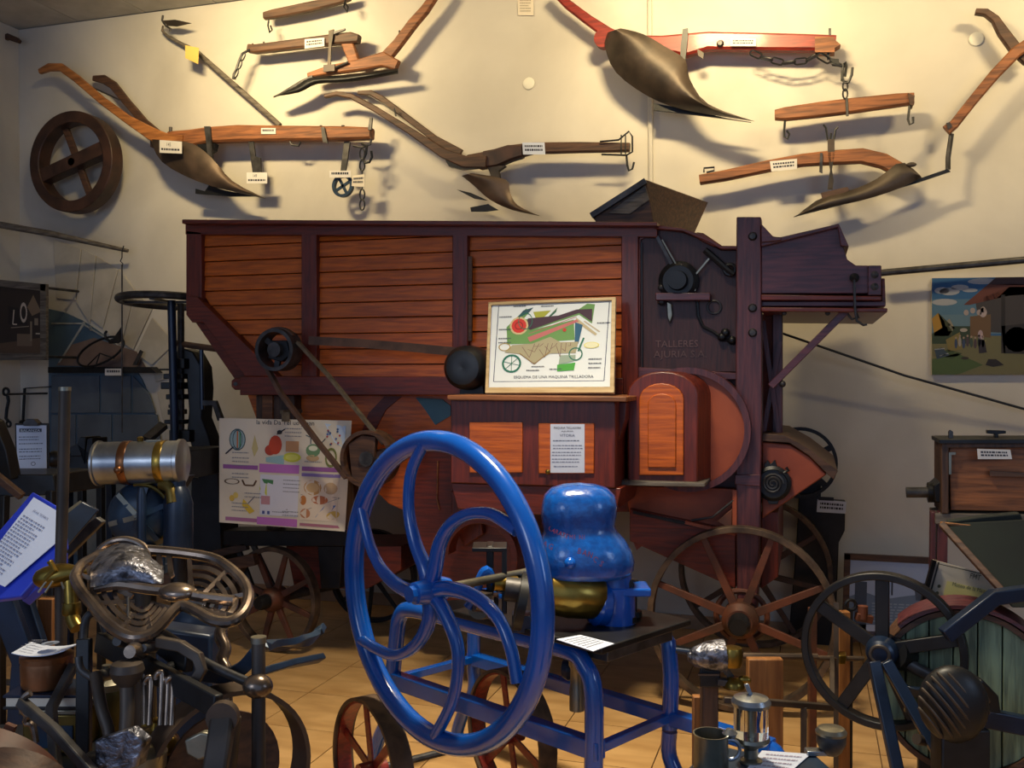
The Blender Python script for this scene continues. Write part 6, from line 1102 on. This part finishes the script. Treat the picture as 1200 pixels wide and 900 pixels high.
part('brass_cup', MB().lathe([(.012, 0), (.028, .004), (.033, .015), (.034, .05), (.03, .062), (.01, .066)], Q(858, 782, dL), (0, 0, 1), 30), 'brass', t); part('cup_seat', MB().lathe([(.02, 0), (.034, .006), (.034, .02), (.028, .03), (.014, .04)], Q(860, 808, dL), (0, 0, 1), 24), 'brass', t); part('wing_nut', MB().sphere(Q(872, 797, dL-.01), .02, (1.1, .5, .7)), 'brass', t)
part('cup_arm', MB().bar([Q(838, 770, dL), Q(862, 800, dL)+FWH*.02], .02, .03, FWH), 'iron', t, .002); part('cup_arm', MB().bar([Q(840, 798, dL), Q(862, 801, dL)+FWH*.0], .02, .03, FWH), 'iron', t, .002)
# small table bottom centre
zt = .83; cT = Z(886, 905, zt); t = thing('small_table', 'small grey-blue display table cut by the bottom edge, carrying the glass oiler', 'table', V((cT.x, cT.y, 0)))
A = [Z(800, 905, zt), Z(838, 872, zt), Z(872, 880, zt), Z(955, 884, zt), Z(990, 915, zt), Z(985, 960, zt), Z(800, 960, zt)]; part('table_top', MB().prism(A, (0, 0, -.025)), 'dull_blue', t, .003); m_ = sum(A, V())/len(A); part('pedestal', MB().cyl((m_.x, m_.y, 0), (m_.x, m_.y, zt-.02), .04, 18), 'black_iron', t); part('base', MB().cyl((m_.x, m_.y, 0), (m_.x, m_.y, .02), .16, 24), 'black_iron', t)
o_ = Z(880, 893, zt+.001); d0 = (o_-EYE).dot(FW); k_ = d0/F
t = thing('glass_oiler', 'glass drip oiler with metal cap and base standing on the small display table', 'oiler', o_)
part('base', MB().lathe([(13*k_, 0), (13*k_, 3*k_), (8*k_, 6*k_), (8*k_, 16*k_), (11*k_, 19*k_), (19*k_, 23*k_), (22*k_, 27*k_), (21*k_, 31*k_)], o_, (0, 0, 1), 32), 'tin', t)
part('glass_body', MB().lathe([(20*k_, 0), (20*k_, 36*k_)], o_+V((0, 0, 31.2*k_)), (0, 0, 1), 32), 'clear_glass', t); part('centre_tube', MB().cyl(o_+V((0, 0, 31*k_)), o_+V((0, 0, 68*k_)), 3*k_, 12), 'tin', t)
part('cap', MB().lathe([(22*k_, 0), (23*k_, 4*k_), (20*k_, 9*k_), (10*k_, 12*k_), (4*k_, 13*k_)], o_+V((0, 0, 67*k_)), (0, 0, 1), 32), 'galvanised', t); part('toggle', MB().bar([o_+V((0, 0, 78*k_)), o_+V((0, 0, 92*k_))-RT*6*k_], 5*k_, 4*k_, FWH), 'galvanised', t, .001)
o_ = Z(833, 902, zt+.001); k_ = (o_-EYE).dot(FW)/F; t = thing('metal_mug', 'plain pewter-coloured mug beside the glass oiler', 'mug', o_)
part('mug_body', MB().lathe([(20*k_, 0), (20.5*k_, 2*k_), (20*k_, 40*k_), (21*k_, 43*k_), (19*k_, 43*k_), (18.5*k_, 8*k_), (1*k_, 7*k_)], o_, (0, 0, 1), 32), 'tin', t); part('mug_lid_knob', MB().lathe([(6*k_, 0), (9*k_, 5*k_), (4*k_, 10*k_)], o_+V((0, 0, 38*k_))+RT*22*k_, (0, 0, 1), 16), 'galvanised', t)
part('mug_handle', MB().torus(o_+V((0, 0, 24*k_))+RT*22*k_, RT.cross(V((0, 0, 1))), 12*k_, 2.4*k_, 24, 8), 'galvanised', t)
A = [Z(893, 880, zt+.002), Z(950, 884, zt+.002), Z(918, 912, zt+.002), Z(872, 905, zt+.002)]; o = solo('paper_sheet', MB().prism(A, (0, 0, .001)), 'paper_cool', 'white printed sheet on the small display table in front of the glass oiler', 'paper'); k = Ink([p+V((0, 0, .001)) for p in A], (0, 0, 1)); k.lines(.15, .15, .9, 5, .16, .05, (150, 140, 160)); k.done(o)
o_ = Z(974, 884, zt+.001); k_ = (o_-EYE).dot(FW)/F; t = thing('grease_cup', 'small dark round cup with a glass lid to the right of the glass oiler', 'cup', o_)
part('cup_body', MB().lathe([(8*k_, 0), (12*k_, 4*k_), (17*k_, 14*k_), (17*k_, 24*k_), (15*k_, 28*k_)], o_, (0, 0, 1), 28), 'iron', t); part('cup_lid', MB().lathe([(17.5*k_, 0), (18*k_, 3*k_), (15*k_, 7*k_), (6*k_, 9*k_)], o_+V((0, 0, 24*k_)), (0, 0, 1), 28), 'tin', t); part('saddle', MB().box(o_-RT*18*k_+V((0, 0, 3*k_)), 24*k_, 14*k_, 6*k_, Rz), 'galvanised', t, .002)
